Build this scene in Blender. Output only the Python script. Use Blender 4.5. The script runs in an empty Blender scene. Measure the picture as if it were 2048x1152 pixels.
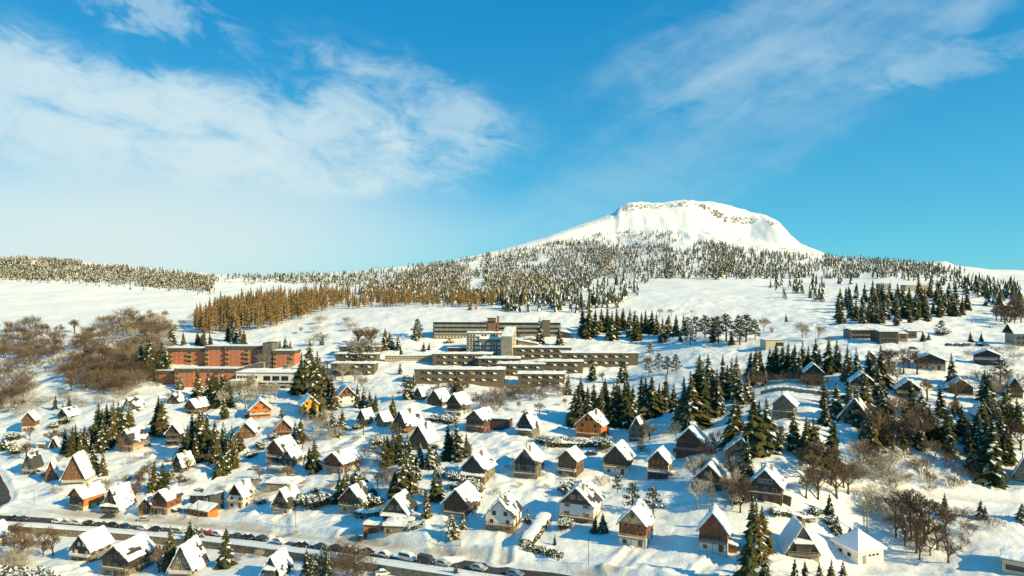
import bpy, math, random
import numpy as np
from mathutils import Vector, Matrix

random.seed(7)
SC = bpy.context.scene
COL = SC.collection
F = 1384.0            # focal length in pixels of the 2048 px wide photograph
CZ = 0.0              # drone height is the zero of z

# ------------------------------------------------------------------ camera
cam_d = bpy.data.cameras.new('camera')
cam_d.sensor_width = 36.0
cam_d.lens = 36.0 * F / 2048.0
cam_d.clip_start = 1.0
cam_d.clip_end = 20000.0
cam = bpy.data.objects.new('camera', cam_d)
cam.location = (0, 0, CZ)
cam.rotation_euler = (math.radians(90), 0, 0)
COL.objects.link(cam)
SC.camera = cam

# ------------------------------------------------------------------ sun + sky
SUN_EL = math.radians(28.0)
SUN_AZ = math.radians(28.0)          # degrees behind the image plane, sun on the right
to_sun = Vector((math.cos(SUN_EL) * math.cos(SUN_AZ), -math.cos(SUN_EL) * math.sin(SUN_AZ), math.sin(SUN_EL)))
sun_d = bpy.data.lights.new('sun', 'SUN')
sun_d.energy = 5.0
sun_d.angle = math.radians(0.53)
sun_d.color = (1.0, 0.82, 0.42)
sun = bpy.data.objects.new('sun', sun_d)
sun.rotation_euler = (-to_sun).to_track_quat('-Z', 'Y').to_euler()
sun.location = to_sun * 500
COL.objects.link(sun)
SC.view_settings.view_transform = 'Standard'
SC.view_settings.look = 'None'
SC.view_settings.gamma = 1.0
SC.view_settings.use_curve_mapping = False
SC.view_settings.exposure = 0.36
SC.cycles.max_bounces = 5
SC.cycles.diffuse_bounces = 3
SC.cycles.glossy_bounces = 2
SC.cycles.transmission_bounces = 1

world = bpy.data.worlds.new('World')
SC.world = world
world.use_nodes = True
wt = world.node_tree
wt.nodes.clear()


class NX:
    """tiny expression builder for shader math"""
    def __init__(s, t): s.t = t
    def val(s, sock, v):
        if isinstance(v, (int, float)): sock.default_value = v
        else: s.t.links.new(v, sock)
    def m(s, op, a, b=0.0, c=0.0, clamp=False):
        n = s.t.nodes.new('ShaderNodeMath'); n.operation = op; n.use_clamp = clamp
        s.val(n.inputs[0], a); s.val(n.inputs[1], b); s.val(n.inputs[2], c)
        return n.outputs[0]
    def add(s, a, b): return s.m('ADD', a, b)
    def sub(s, a, b): return s.m('SUBTRACT', a, b)
    def mul(s, a, b): return s.m('MULTIPLY', a, b)
    def comb(s, x, y, z):
        n = s.t.nodes.new('ShaderNodeCombineXYZ')
        for i, v in enumerate((x, y, z)): s.val(n.inputs[i], v)
        return n.outputs[0]
    def noise(s, vec, scale, detail=6, rough=0.55, dist=0.0):
        n = s.t.nodes.new('ShaderNodeTexNoise')
        n.inputs['Scale'].default_value = scale; n.inputs['Detail'].default_value = detail
        n.inputs['Roughness'].default_value = rough; n.inputs['Distortion'].default_value = dist
        if vec is not None: s.t.links.new(vec, n.inputs['Vector'])
        return n.outputs['Fac']
    def smooth(s, v, lo, hi, a=0.0, b=1.0):
        n = s.t.nodes.new('ShaderNodeMapRange'); n.interpolation_type = 'SMOOTHSTEP'
        s.val(n.inputs['Value'], v)
        for k, q in (('From Min', lo), ('From Max', hi), ('To Min', a), ('To Max', b)): n.inputs[k].default_value = q
        return n.outputs[0]
    def mix(s, fac, a, b, mode='MIX'):
        n = s.t.nodes.new('ShaderNodeMix'); n.data_type = 'RGBA'; n.blend_type = mode
        s.val(n.inputs['Factor'], fac)
        for key, v in (('A', a), ('B', b)):
            sock = [i for i in n.inputs if i.name == key and i.type == 'RGBA'][0]
            if isinstance(v, (tuple, list)): sock.default_value = (*v[:3], 1)
            else: s.t.links.new(v, sock)
        return [o for o in n.outputs if o.type == 'RGBA'][0]


def build_world():
    N = NX(wt)
    SKY = 0.13
    sky = wt.nodes.new('ShaderNodeTexSky'); sky.sky_type = 'NISHITA'
    sky.sun_disc = False
    sky.sun_elevation = SUN_EL
    # sky rotation is measured clockwise from +Y
    sky.sun_rotation = math.atan2(to_sun.x, to_sun.y)
    sky.altitude = 1300; sky.air_density = 1.0; sky.dust_density = 0.3; sky.ozone_density = 3.0
    hsv = wt.nodes.new('ShaderNodeHueSaturation')
    hsv.inputs['Saturation'].default_value = 1.20
    hsv.inputs['Value'].default_value = 1.0
    wt.links.new(sky.outputs[0], hsv.inputs['Color'])
    tc = wt.nodes.new('ShaderNodeTexCoord')
    sep = wt.nodes.new('ShaderNodeSeparateXYZ'); wt.links.new(tc.outputs['Generated'], sep.inputs[0])
    x, y, z = sep.outputs
    az = N.m('ARCTAN2', x, y)
    el = N.m('ARCSINE', z)
    tint = N.mix(1.0, hsv.outputs[0], (0.55, 1.10, 1.05), 'MULTIPLY')
    S = 1.0 / SKY
    azure = N.mix(N.smooth(el, 0.0, 0.42), (0.062 * S, 0.360 * S, 0.535 * S), (0.001 * S, 0.215 * S, 0.470 * S))
    base = N.mix(0.72, tint, azure)
    P = 1384.0
    # cloud sheet: fibrous noise, combed along a gently falling direction
    def rot(ax, ay, deg):
        c, s = math.cos(math.radians(deg)), math.sin(math.radians(deg))
        return N.add(N.mul(ax, c), N.mul(ay, s)), N.sub(N.mul(ay, c), N.mul(ax, s))
    r1x, r1y = rot(az, el, -10)
    n1 = N.noise(N.comb(N.mul(r1x, 3.0), N.mul(r1y, 8.0), 3.1), 1.9, 9, 0.60, 0.5)
    n2 = N.noise(N.comb(N.mul(r1x, 8), N.mul(r1y, 15), 8.7), 1.6, 8, 0.62, 0.6)
    r2x, r2y = rot(az, el, 20)
    n3 = N.noise(N.comb(N.mul(r2x, 3.2), N.mul(r2y, 11), 5.3), 1.5, 9, 0.55, 0.3)
    fib = N.add(N.mul(N.sub(N.add(N.mul(n1, 0.48), N.mul(n2, 0.52)), 0.5), 2.5), 0.5)
    def ell(px, py, rx, ry, deg, inner=0.0):
        cx = math.atan((px - 1024) / P); cy = math.atan((576 - py) / P)
        ux, uy = rot(N.sub(az, cx), N.sub(el, cy), deg)
        a = N.mul(ux, P / rx); b = N.mul(uy, P / ry)
        d = N.m('SQRT', N.add(N.mul(a, a), N.mul(b, b)))
        return N.smooth(d, inner, 1.0, 1.0, 0.0)
    def cl(mask, nz, lo, hi, strength, gain=0.55):
        v = N.add(nz, N.mul(mask, gain))
        return N.mul(N.mul(N.smooth(v, lo, hi), N.m('MINIMUM', N.mul(mask, 2.2), 1.0)), strength)
    n2w = N.add(N.mul(N.sub(n2, 0.5), 1.8), 0.5)
    n3w = N.add(N.mul(N.sub(N.add(N.mul(n3, 0.65), N.mul(n2, 0.35)), 0.5), 1.8), 0.5)
    layers = [
        cl(ell(20, 265, 640, 150, -8, 0.2), fib, 0.32, 1.08, 0.85, 0.45),
        cl(ell(500, 290, 560, 130, -8, 0.2), fib, 0.36, 1.10, 0.84, 0.42),
        cl(ell(800, 215, 360, 130, -16, 0.1), fib, 0.46, 1.15, 0.64, 0.42),
        cl(ell(260, 80, 330, 80, -12, 0.0), n2w, 0.60, 1.05, 0.50, 0.40),
        cl(ell(1660, 80, 640, 190, 14, 0.1), n3w, 0.42, 1.20, 0.44, 0.42),
        cl(ell(1400, 300, 620, 180, 22, 0.1), n3w, 0.44, 1.20, 0.22, 0.42),
        cl(ell(1880, 190, 260, 60, 5, 0.0), n2w, 0.55, 1.05, 0.30, 0.40),
        # soft bank of haze low over the left ridge
        N.mul(ell(150, 500, 860, 230, 3, 0.0), N.smooth(n1, 0.1, 0.75, 0.85, 1.0)),
        N.mul(ell(380, 440, 700, 230, 0, 0.0), 0.62),
        N.mul(ell(980, 470, 520, 90, 10, 0.0), 0.16),
        # loose cirrus over the rest of the sky
        N.mul(N.mul(N.smooth(n1, 0.56, 0.86), 0.35), N.smooth(el, 0.40, 0.75)),
    ]
    inv = 1.0
    for L in layers:
        inv = N.mul(inv, N.sub(1.0, L))
    cov = N.m('MULTIPLY', N.sub(1.0, inv), 0.96, clamp=True)
    cloudc = N.mix(N.smooth(el, 0.0, 0.30), (0.575 * S, 0.665 * S, 0.650 * S), (0.49 * S, 0.63 * S, 0.68 * S))
    col = N.mix(cov, base, cloudc)
    bg = wt.nodes.new('ShaderNodeBackground'); bg.inputs['Strength'].default_value = SKY
    wt.links.new(col, bg.inputs['Color'])
    out = wt.nodes.new('ShaderNodeOutputWorld'); wt.links.new(bg.outputs[0], out.inputs['Surface'])

build_world()

# ------------------------------------------------------------------ noise
def _hash(ix, iy, seed):
    h = (ix.astype(np.int64) * 374761393 + iy.astype(np.int64) * 668265263 + seed * 1442695041) & 0xffffffff
    h = ((h ^ (h >> 13)) * 1274126177) & 0xffffffff
    h = h ^ (h >> 16)
    return (h & 0xffff) / 65535.0

def vnoise(x, y, seed=0):
    x = np.asarray(x, float); y = np.asarray(y, float)
    ix = np.floor(x); iy = np.floor(y); fx = x - ix; fy = y - iy
    fx = fx * fx * (3 - 2 * fx); fy = fy * fy * (3 - 2 * fy)
    a = _hash(ix, iy, seed); b = _hash(ix + 1, iy, seed); c = _hash(ix, iy + 1, seed); d = _hash(ix + 1, iy + 1, seed)
    return (a * (1 - fx) + b * fx) * (1 - fy) + (c * (1 - fx) + d * fx) * fy

def fbm(x, y, sc, octv=4, seed=0):
    t = 0; a = 1.0; s = 0
    x = np.asarray(x, float) / sc; y = np.asarray(y, float) / sc
    for k in range(octv):
        t = t + a * (vnoise(x + 17.3 * k, y - 9.1 * k, seed + k) - 0.5); s += a
        x = x * 2.03; y = y * 2.03; a *= 0.5
    return t / s * 2

# ------------------------------------------------------------------ terrain
PROFILE = {
 -300: [(60,1900),(120,1420),(160,1270),(205,1150),(250,1050),(280,1000),(320,930),(370,860),(420,800),(480,745),(560,690),(640,640)],
 0:    [(60,1900),(120,1450),(160,1290),(205,1140),(245,1048),(262,1012),(300,950),(340,890),(390,830),(430,785),(480,740),(540,700),(600,660),(640,640)],
 200:  [(60,1900),(120,1450),(160,1290),(205,1132),(240,1057),(262,1005),(285,960),(315,900),(350,850),(385,805),(415,776),(445,735),(500,700),(560,675),(640,645)],
 450:  [(60,1900),(120,1430),(160,1270),(190,1150),(225,1074),(245,1030),(262,990),(290,930),(320,880),(355,835),(385,800),(415,776),(445,736),(500,695),(560,668),(640,640)],
 700:  [(60,1880),(120,1400),(160,1220),(180,1150),(202,1099),(225,1040),(245,985),(275,920),(310,870),(345,825),(375,795),(400,772),(440,728),(480,700),(540,665),(640,625)],
 820:  [(60,1860),(120,1380),(160,1200),(188,1116),(200,1070),(215,1025),(240,960),(280,890),(320,835),(355,790),(395,760),(440,725),(480,695),(520,668),(580,640),(640,618)],
 1024: [(60,1840),(120,1360),(150,1225),(176,1145),(190,1088),(210,1035),(235,965),(265,900),(300,850),(340,805),(385,778),(420,745),(450,722),(490,695),(510,670),(570,635),(640,608)],
 1250: [(60,1820),(120,1340),(150,1215),(175,1120),(190,1080),(210,1020),(235,960),(262,900),(295,860),(330,810),(370,775),(415,742),(455,712),(500,675),(570,625),(640,600)],
 1400: [(60,1800),(120,1330),(150,1200),(178,1105),(195,1040),(215,980),(235,925),(258,880),(285,840),(315,800),(355,750),(405,705),(440,682),(490,660),(560,622),(640,592)],
 1560: [(60,1780),(120,1310),(150,1190),(175,1110),(190,1050),(200,1000),(215,950),(232,890),(250,845),(275,800),(320,755),(375,705),(425,675),(480,650),(560,612),(640,585)],
 1720: [(60,1780),(120,1310),(150,1210),(185,1120),(203,1040),(215,990),(225,950),(238,890),(250,845),(270,800),(300,750),(335,705),(380,680),(450,648),(540,612),(640,580)],
 1860: [(60,1780),(120,1300),(150,1205),(180,1130),(203,1050),(217,995),(228,945),(240,885),(255,835),(275,790),(300,742),(340,705),(385,680),(450,648),(540,610),(640,578)],
 2048: [(60,1780),(120,1290),(150,1200),(175,1130),(200,1050),(215,995),(228,940),(240,885),(258,835),(280,785),(305,740),(345,705),(390,680),(450,648),(540,612),(640,585)],
}
RIDGE = [(-600,505),(-200,508),(0,513),(100,518),(200,527),(300,537),(400,545),(430,550),(500,552),(600,549),(680,545),(760,537),(850,529),(900,521),
 (1000,499),(1090,474),(1150,453),(1200,436),(1228,426),(1238,413),(1254,404),(1330,405),(1370,400),(1430,404),(1500,423),(1540,434),(1556,443),(1572,460),
 (1600,486),(1650,509),(1700,517),(1760,520),(1830,524),(1890,523),(1910,531),(1980,539),(2048,541),(2300,550),(2700,560)]
RIDGE_D = [(-600,1000),(0,1050),(500,1050),(800,1150),(1000,1300),(1250,1450),(1500,1430),(1600,1330),(1760,1120),(2048,1080),(2700,1050)]

us = np.unique(np.concatenate([np.linspace(-1.7, -0.80, 30), np.linspace(-0.80, 0.80, 590), np.linspace(0.80, 1.7, 30)]))
Ds = np.unique(np.concatenate([np.linspace(25, 140, 24), np.linspace(140, 330, 260), np.linspace(330, 520, 130),
                               np.linspace(520, 1000, 110), np.linspace(1000, 1560, 130), np.linspace(1560, 7000, 26)]))
NU, ND = len(us), len(Ds)
D0 = 640.0

def pchip(xs, ys, xq):
    xs = np.array(xs, float); ys = np.array(ys, float)
    h = np.diff(xs); dl = np.diff(ys) / h
    m = np.zeros(len(xs)); m[0] = dl[0]; m[-1] = dl[-1]
    for i in range(1, len(xs) - 1):
        if dl[i-1] * dl[i] > 0:
            w1 = 2*h[i] + h[i-1]; w2 = h[i] + 2*h[i-1]
            m[i] = (w1 + w2) / (w1/dl[i-1] + w2/dl[i])
    k = np.clip(np.searchsorted(xs, xq) - 1, 0, len(xs) - 2)
    t = np.clip((xq - xs[k]) / h[k], 0, 1)
    return ((1+2*t)*(1-t)**2*ys[k] + t*(1-t)**2*h[k]*m[k] + t*t*(3-2*t)*ys[k+1] + t*t*(t-1)*h[k]*m[k+1])

def build_base():
    keys = sorted(PROFILE)
    cols = []
    for k in keys:
        d = [a for a, _ in PROFILE[k]]
        z = [CZ - (p - 576.0) * a / F for a, p in PROFILE[k]]
        cols.append(pchip(d, z, np.minimum(Ds, D0)))
    cols = np.array(cols)                                   # key x D  (z)
    ukeys = (np.array(keys) - 1024.0) / F
    pxu = us * F + 1024
    # smooth interpolation across columns
    Z = np.zeros((NU, ND))
    for j in range(ND):
        Z[:, j] = np.interp(us, ukeys, cols[:, j])
    w = int(0.05 / (1.6 / 590))
    ker = np.hanning(2*w+1); ker /= ker.sum()
    pad = np.pad(Z, ((w, w), (0, 0)), mode='edge')
    Z = np.apply_along_axis(lambda c: np.convolve(c, ker, mode='valid'), 0, pad)
    rp = np.interp(pxu, [a for a, _ in RIDGE], [b for _, b in RIDGE])
    rd = np.interp(pxu, [a for a, _ in RIDGE_D], [b for _, b in RIDGE_D])
    zr = -(rp - 576) * rd / F
    j0 = np.searchsorted(Ds, D0)
    z0 = Z[:, j0].copy()
    p0 = 576 - F * z0 / Ds[j0]
    kr = np.hanning(81); kr /= kr.sum()
    rps = np.convolve(np.pad(rp, 40, mode='edge'), kr, mode='valid')
    mount = np.clip((540 - rp) / 120, 0, 1)                 # how mountain-like the column is
    for j in range(j0, ND):
        D = Ds[j]
        t = (D - Ds[j0]) / (rd - Ds[j0])
        tc = np.clip(t, 0, 1)
        lin = tc ** 1.05
        st = np.clip((tc - 0.86) / 0.11, 0, 1); st = st*st*(3-2*st)
        s = lin * (1 - 0.20 * mount) + 0.20 * mount * st
        sh = np.clip((tc - 0.80) / 0.16, 0, 1); sh = sh*sh*(3-2*sh)
        rpe = rps * (1 - sh) + rp * sh
        py = p0 + (rpe - p0) * s
        z = (576 - py) * D / F
        beyond = zr - 0.16 * (D - rd)
        Z[:, j] = np.where(t <= 1, z, np.maximum(beyond, -160))
    return Z

ZB = build_base()
UU, DD = np.meshgrid(us, Ds, indexing='ij')
XX = UU * DD

def col_z(Z, u):
    i = int(np.clip(np.searchsorted(us, u) - 1, 0, NU - 2))
    t = (u - us[i]) / (us[i+1] - us[i])
    return Z[i] * (1 - t) + Z[i+1] * t

def ray(Z, px, py, dmin=130):
    """first ground point seen at photo pixel (px, py)"""
    u = (px - 1024.0) / F
    z = col_z(Z, u)
    p = 576 - F * z / Ds
    j = np.searchsorted(Ds, dmin)
    idx = np.nonzero(p[j:] <= py)[0]
    if len(idx) == 0: return None
    k = j + idx[0]
    if k == 0: return Vector((u*Ds[0], Ds[0], z[0]))
    t = (p[k-1] - py) / max(p[k-1] - p[k], 1e-6)
    t = min(max(t, 0), 1)
    D = Ds[k-1] + t * (Ds[k] - Ds[k-1])
    zz = z[k-1] + t * (z[k] - z[k-1])
    return Vector((u * D, D, zz))

def polyline_world(pts, step=3.0):
    w = [ray(ZB, *p, dmin=100) for p in pts]
    out = []
    for a, b in zip(w[:-1], w[1:]):
        n = max(1, int((b - a).length / step))
        for i in range(n): out.append(a.lerp(b, i / n))
    out.append(w[-1])
    A = np.array([tuple(v) for v in out])
    for _ in range(30):                                      # relax kinks
        A[1:-1] = 0.5 * A[1:-1] + 0.25 * (A[:-2] + A[2:])
    return A

ROAD = polyline_world([(-160,1029),(0,1037),(100,1043),(209,1050),(314,1058),(420,1067),(490,1074),(594,1087),(700,1100),(800,1114),(900,1128),(1000,1142),(1080,1154),(1200,1174),(1330,1200)])
LANE = polyline_world([(-60,905),(-10,950),(8,985),(18,1003),(5,1016),(-30,1024)], 2.0)
PATH = polyline_world([(1560,968),(1690,978),(1800,986),(1900,993),(2048,1003),(2200,1012)])
TRACK = polyline_world([(30,1008),(130,1022),(260,1036),(400,1046),(520,1058),(650,1076),(790,1094),(900,1108)])

DRIVES = [polyline_world(p, 2.0) for p in (
    [(1005,1120),(1012,1085),(1022,1062)], [(890,1110),(872,1088),(862,1066),(872,1048)], [(560,1075),(575,1050),(560,1035)], [(470,975),(510,962),(545,958),(600,962)],
    [(600,962),(680,985),(760,1010),(800,1030)], [(930,940),(990,930),(1050,925),(1120,915),(1200,912),(1290,905)], [(1290,905),(1350,915),(1420,920)], [(1230,1140),(1260,1105),(1280,1095)],
    [(1400,1150),(1430,1115),(1480,1108)], [(60,935),(130,925),(220,920),(300,905),(380,925)], [(250,985),(320,960),(420,960),(480,965)], [(560,860),(640,860),(700,850),(760,842)], [(1520,800),(1600,802),(1700,806),(1800,812)],
    [(330,1010),(360,1035)], [(690,1070),(720,1078),(760,1082)], [(1560,1140),(1650,1130),(1760,1128),(1880,1140)])]

def polyfield(A, X, Y, maxd=30):
    """distance, signed side (+ = camera side / right of travel) and z along polyline"""
    best = np.full(X.shape, 1e9); zz = np.zeros(X.shape); sg = np.zeros(X.shape)
    for a, b in zip(A[:-1], A[1:]):
        d = b[:2] - a[:2]; L2 = (d*d).sum() + 1e-9
        m = (np.abs(X - a[0]) < maxd + 6) & (np.abs(Y - a[1]) < maxd + 6)
        if not m.any(): continue
        x = X[m]; y = Y[m]
        t = np.clip(((x - a[0]) * d[0] + (y - a[1]) * d[1]) / L2, 0, 1)
        qx = a[0] + t * d[0]; qy = a[1] + t * d[1]
        dist = np.hypot(x - qx, y - qy)
        cr = d[0] * (y - a[1]) - d[1] * (x - a[0])
        bb = best[m]; k = dist < bb
        bb[k] = dist[k]; best[m] = bb
        z_ = zz[m]; z_[k] = (a[2] + t * (b[2] - a[2]))[k]; zz[m] = z_
        s_ = sg[m]; s_[k] = -np.sign(cr)[k]; sg[m] = s_
    return best, sg, zz

def sstep(v, a, b):
    t = np.clip((v - a) / (b - a), 0, 1); return t*t*(3-2*t)

def build_terrain():
    Z = ZB.copy()
    vil = sstep(DD, 60, 150) * (1 - sstep(DD, 520, 800))
    far = sstep(DD, 480, 800)
    Z += vil * (1.6 * fbm(XX, DD, 26, 3, 1) + 0.85 * fbm(XX, DD, 7.5, 3, 2))
    Z += 1.1 * vil * np.maximum(0, fbm(XX, DD, 4.5, 2, 5)) * sstep(fbm(XX, DD, 40, 2, 9), -0.1, 0.4)
    Z += far * (5.5 * fbm(XX, DD, 150, 4, 3) * (1 - 0.75*sstep(DD, 960, 1080)*(1 - sstep(DD, 1200, 1500)*0)) + 1.1 * fbm(XX, DD, 24, 3, 4))
    # gullies and rock steps on the summit
    px = UU * F + 1024
    mt = sstep(px, 1150, 1260) * (1 - sstep(px, 1600, 1700)) * sstep(DD, 1050, 1300) * (1 - sstep(DD, 1500, 1560))
    Z += mt * 5.0 * np.abs(fbm(XX * 2.2, DD * 0.7, 60, 4, 6)) - mt * 1.2
    Z += mt * (2.8 * np.abs(fbm(XX, DD * 0.5, 22, 4, 61)) + 1.2 * fbm(XX * 0.8, DD, 9, 3, 62))
    dirt = np.zeros_like(Z)
    # main road: flat bench, ploughed banks, drop behind the retaining wall on the camera side
    d, sg, zr = polyfield(ROAD, XX, DD, 34)
    lat = d * sg                                              # + towards the camera
    near = d < 33
    bench = 1 - sstep(d, 7.2, 15)
    up = np.where(lat > 0, 0, bench)
    Zt = Z.copy()
    Zt = Zt * (1 - up) + zr * up                              # uphill side eases back
    bank = np.exp(-((lat + 9.5) / 2.2) ** 2) * (1.5 + 1.1 * fbm(XX, DD, 7, 3, 21))
    Zt += np.where(lat < -5.6, bank, 0)
    low = np.minimum(Z, zr - 1.55 + 0.25 * fbm(XX, DD, 6, 2, 8))
    k = sstep(lat, 6.8, 7.5)
    keep = 1 - sstep(d, 20, 32)
    lower = Z * (1 - keep) + low * keep
    Zt = np.where(lat > 0, zr * (1 - k) + lower * k, Zt)
    Z = np.where(near, Zt, Z)
    dirt += np.where(near, np.exp(-((lat + 7.5) / 3.6) ** 2) * (0.32 + 0.6 * fbm(XX, DD, 9, 3, 33)), 0)
    dirt += np.where(near & (d < 6.5), 0.22, 0)
    for A, hw, bk in ((LANE, 2.6, 0.8), (PATH, 2.6, 0.9), (TRACK, 2.2, 0.55)) + tuple((a, 1.3, 0.5) for a in DRIVES):
        d, sg, zr = polyfield(A, XX, DD, 14)
        b = 1 - sstep(d, hw, hw + 3.0)
        nb = np.where(d < 14, b, 0)
        if hw < 2: zr = Z - 0.0; nb = nb * 0.999
        rut = 0.12 * np.exp(-((d - 0.75) / 0.3) ** 2)
        Z = Z * (1 - nb) + (zr - 0.30 - rut) * nb
        Z += np.where(d < 14, np.exp(-((d - hw - 1.6) / 1.1) ** 2) * bk * (0.8 + 0.8 * fbm(XX, DD, 5, 2, 14)), 0)
        dirt += np.where(d < hw + 1, 0.26 + 0.3 * fbm(XX, DD, 5, 3, 51), 0)
    # trodden patches of old snow
    dirt += 0.10 * sstep(fbm(XX, DD, 60, 4, 41), 0.15, 0.5) * vil
    return Z, np.clip(dirt, 0, 1)

ZT, DIRT = build_terrain()

def g(px, py, dmin=130):
    return ray(ZT, px, py, dmin)

def zat(x, y):
    u = x / y
    z = col_z(ZT, u)
    return float(np.interp(y, Ds, z))

# ------------------------------------------------------------------ materials
MATS = {}
def new_mat(name):
    m = bpy.data.materials.new(name); m.use_nodes = True
    t = m.node_tree
    return m, t, t.nodes['Principled BSDF'], NX(t)

def coords(t, kind='Object'):
    n = t.nodes.new('ShaderNodeTexCoord'); return n.outputs[kind]

def bump(t, bsdf, h, strength=0.4, dist=0.05):
    b = t.nodes.new('ShaderNodeBump'); b.inputs['Strength'].default_value = strength; b.inputs['Distance'].default_value = dist
    t.links.new(h, b.inputs['Height']); t.links.new(b.outputs[0], bsdf.inputs['Normal'])

def plain(name, col, rough=0.7, var=0.25, scale=1.5, metallic=0.0):
    if name in MATS: return MATS[name]
    m, t, b, N = new_mat(name)
    n = N.noise(coords(t), scale, 5)
    lo = tuple(c * (1 - var) for c in col); hi = tuple(min(1, c * (1 + var)) for c in col)
    t.links.new(N.mix(N.smooth(n, 0.3, 0.7), lo, hi), b.inputs['Base Color'])
    b.inputs['Roughness'].default_value = rough; b.inputs['Metallic'].default_value = metallic
    MATS[name] = m
    return m

def wood(name, col, vertical=True):
    if name in MATS: return MATS[name]
    m, t, b, N = new_mat(name)
    sep = t.nodes.new('ShaderNodeSeparateXYZ'); t.links.new(coords(t), sep.inputs[0])
    along = N.add(sep.outputs[0], sep.outputs[1]) if vertical else sep.outputs[2]
    fr = N.m('FRACT', N.mul(along, 3.0)); pid = N.m('FLOOR', N.mul(along, 3.0))
    wn = t.nodes.new('ShaderNodeTexWhiteNoise'); wn.noise_dimensions = '1D'; t.links.new(pid, wn.inputs['W'])
    gap = N.smooth(N.m('ABSOLUTE', N.sub(fr, 0.5)), 0.42, 0.5)
    nz = N.noise(coords(t), 1.3, 6)
    c1 = N.mix(wn.outputs['Value'], tuple(c * 0.72 for c in col), tuple(min(1, c * 1.25) for c in col))
    c2 = N.mix(N.smooth(nz, 0.42, 0.75), c1, tuple(min(1, c * 1.2 + 0.03) for c in col))
    c3 = N.mix(N.mul(gap, 0.75), c2, tuple(c * 0.3 for c in col))
    t.links.new(c3, b.inputs['Base Color']); b.inputs['Roughness'].default_value = 0.75
    bump(t, b, N.sub(1.0, gap), 0.6, 0.02)
    MATS[name] = m
    return m

def masonry(name, col, scale=1.6):
    if name in MATS: return MATS[name]
    m, t, b, N = new_mat(name)
    v = t.nodes.new('ShaderNodeTexVoronoi'); v.feature = 'F1'; v.inputs['Scale'].default_value = scale
    t.links.new(coords(t), v.inputs['Vector'])
    e = t.nodes.new('ShaderNodeTexVoronoi'); e.feature = 'DISTANCE_TO_EDGE'; e.inputs['Scale'].default_value = scale
    t.links.new(coords(t), e.inputs['Vector'])
    bw = t.nodes.new('ShaderNodeRGBToBW'); t.links.new(v.outputs['Color'], bw.inputs[0])
    c = N.mix(bw.outputs[0], tuple(q * 0.5 for q in col), tuple(min(1, q * 1.4) for q in col))
    jt = N.smooth(e.outputs['Distance'], 0.0, 0.08)
    t.links.new(N.mix(jt, tuple(q * 0.45 for q in col), c), b.inputs['Base Color'])
    b.inputs['Roughness'].default_value = 0.85
    bump(t, b, jt, 0.7, 0.05)
    MATS[name] = m
    return m

def cladding(name, col, sx=0.9, sz=1.4):
    """ribbed panel cladding with panel joints"""
    if name in MATS: return MATS[name]
    m, t, b, N = new_mat(name)
    br = t.nodes.new('ShaderNodeTexBrick')
    sep = t.nodes.new('ShaderNodeSeparateXYZ'); t.links.new(coords(t), sep.inputs[0])
    t.links.new(N.comb(N.add(sep.outputs[0], sep.outputs[1]), sep.outputs[2], 0.0), br.inputs['Vector'])
    br.inputs['Scale'].default_value = 1.0; br.inputs['Brick Width'].default_value = sx; br.inputs['Row Height'].default_value = sz
    br.inputs['Mortar Size'].default_value = 0.03; br.offset = 0.5
    br.inputs['Color1'].default_value = (*[c * 0.8 for c in col], 1); br.inputs['Color2'].default_value = (*[min(1, c * 1.2) for c in col], 1)
    br.inputs['Mortar'].default_value = (*[c * 0.5 for c in col], 1)
    nz = N.noise(coords(t), 0.35, 6)
    t.links.new(N.mix(N.smooth(nz, 0.35, 0.7, 0, 0.35), br.outputs['Color'], tuple(min(1, c * 1.6) for c in col)), b.inputs['Base Color'])
    b.inputs['Roughness'].default_value = 0.8
    MATS[name] = m
    return m

def snow_mat(name, ground=False):
    m, t, b, N = new_mat(name)
    c = coords(t)
    n1 = N.noise(c, 0.45 if ground else 1.2, 7, 0.6)
    n2 = N.noise(c, 2.4 if ground else 5.0, 5, 0.6)
    col = N.mix(N.smooth(n1, 0.3, 0.7), (0.855, 0.845, 0.805), (0.905, 0.895, 0.86))
    if ground:
        at = t.nodes.new('ShaderNodeAttribute'); at.attribute_name = 'dirt'
        spot = N.smooth(N.add(N.mul(at.outputs['Fac'], 0.75), N.mul(N.sub(n2, 0.5), 0.5)), 0.05, 0.75)
        spot = N.mul(spot, N.m('MINIMUM', N.mul(at.outputs['Fac'], 6.0), 1.0))
        col = N.mix(N.mul(spot, 0.85), col, (0.46, 0.37, 0.25))
    t.links.new(col, b.inputs['Base Color'])
    b.inputs['Roughness'].default_value = 0.62
    b.inputs['Specular IOR Level'].default_value = 0.25
    h = N.add(N.mul(n1, 1.0), N.mul(n2, 0.35))
    bump(t, b, h, 0.75 if ground else 0.5, 0.5 if ground else 0.15)
    MATS[name] = m
    return m

SNOW = snow_mat('snow')
GROUND = snow_mat('ground_snow', True)
GLASS = plain('window_glass', (0.03, 0.04, 0.05), 0.08, 0.3, 0.8)
ASPHALT = plain('asphalt', (0.055, 0.05, 0.045), 0.8, 0.4, 0.6)

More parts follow.
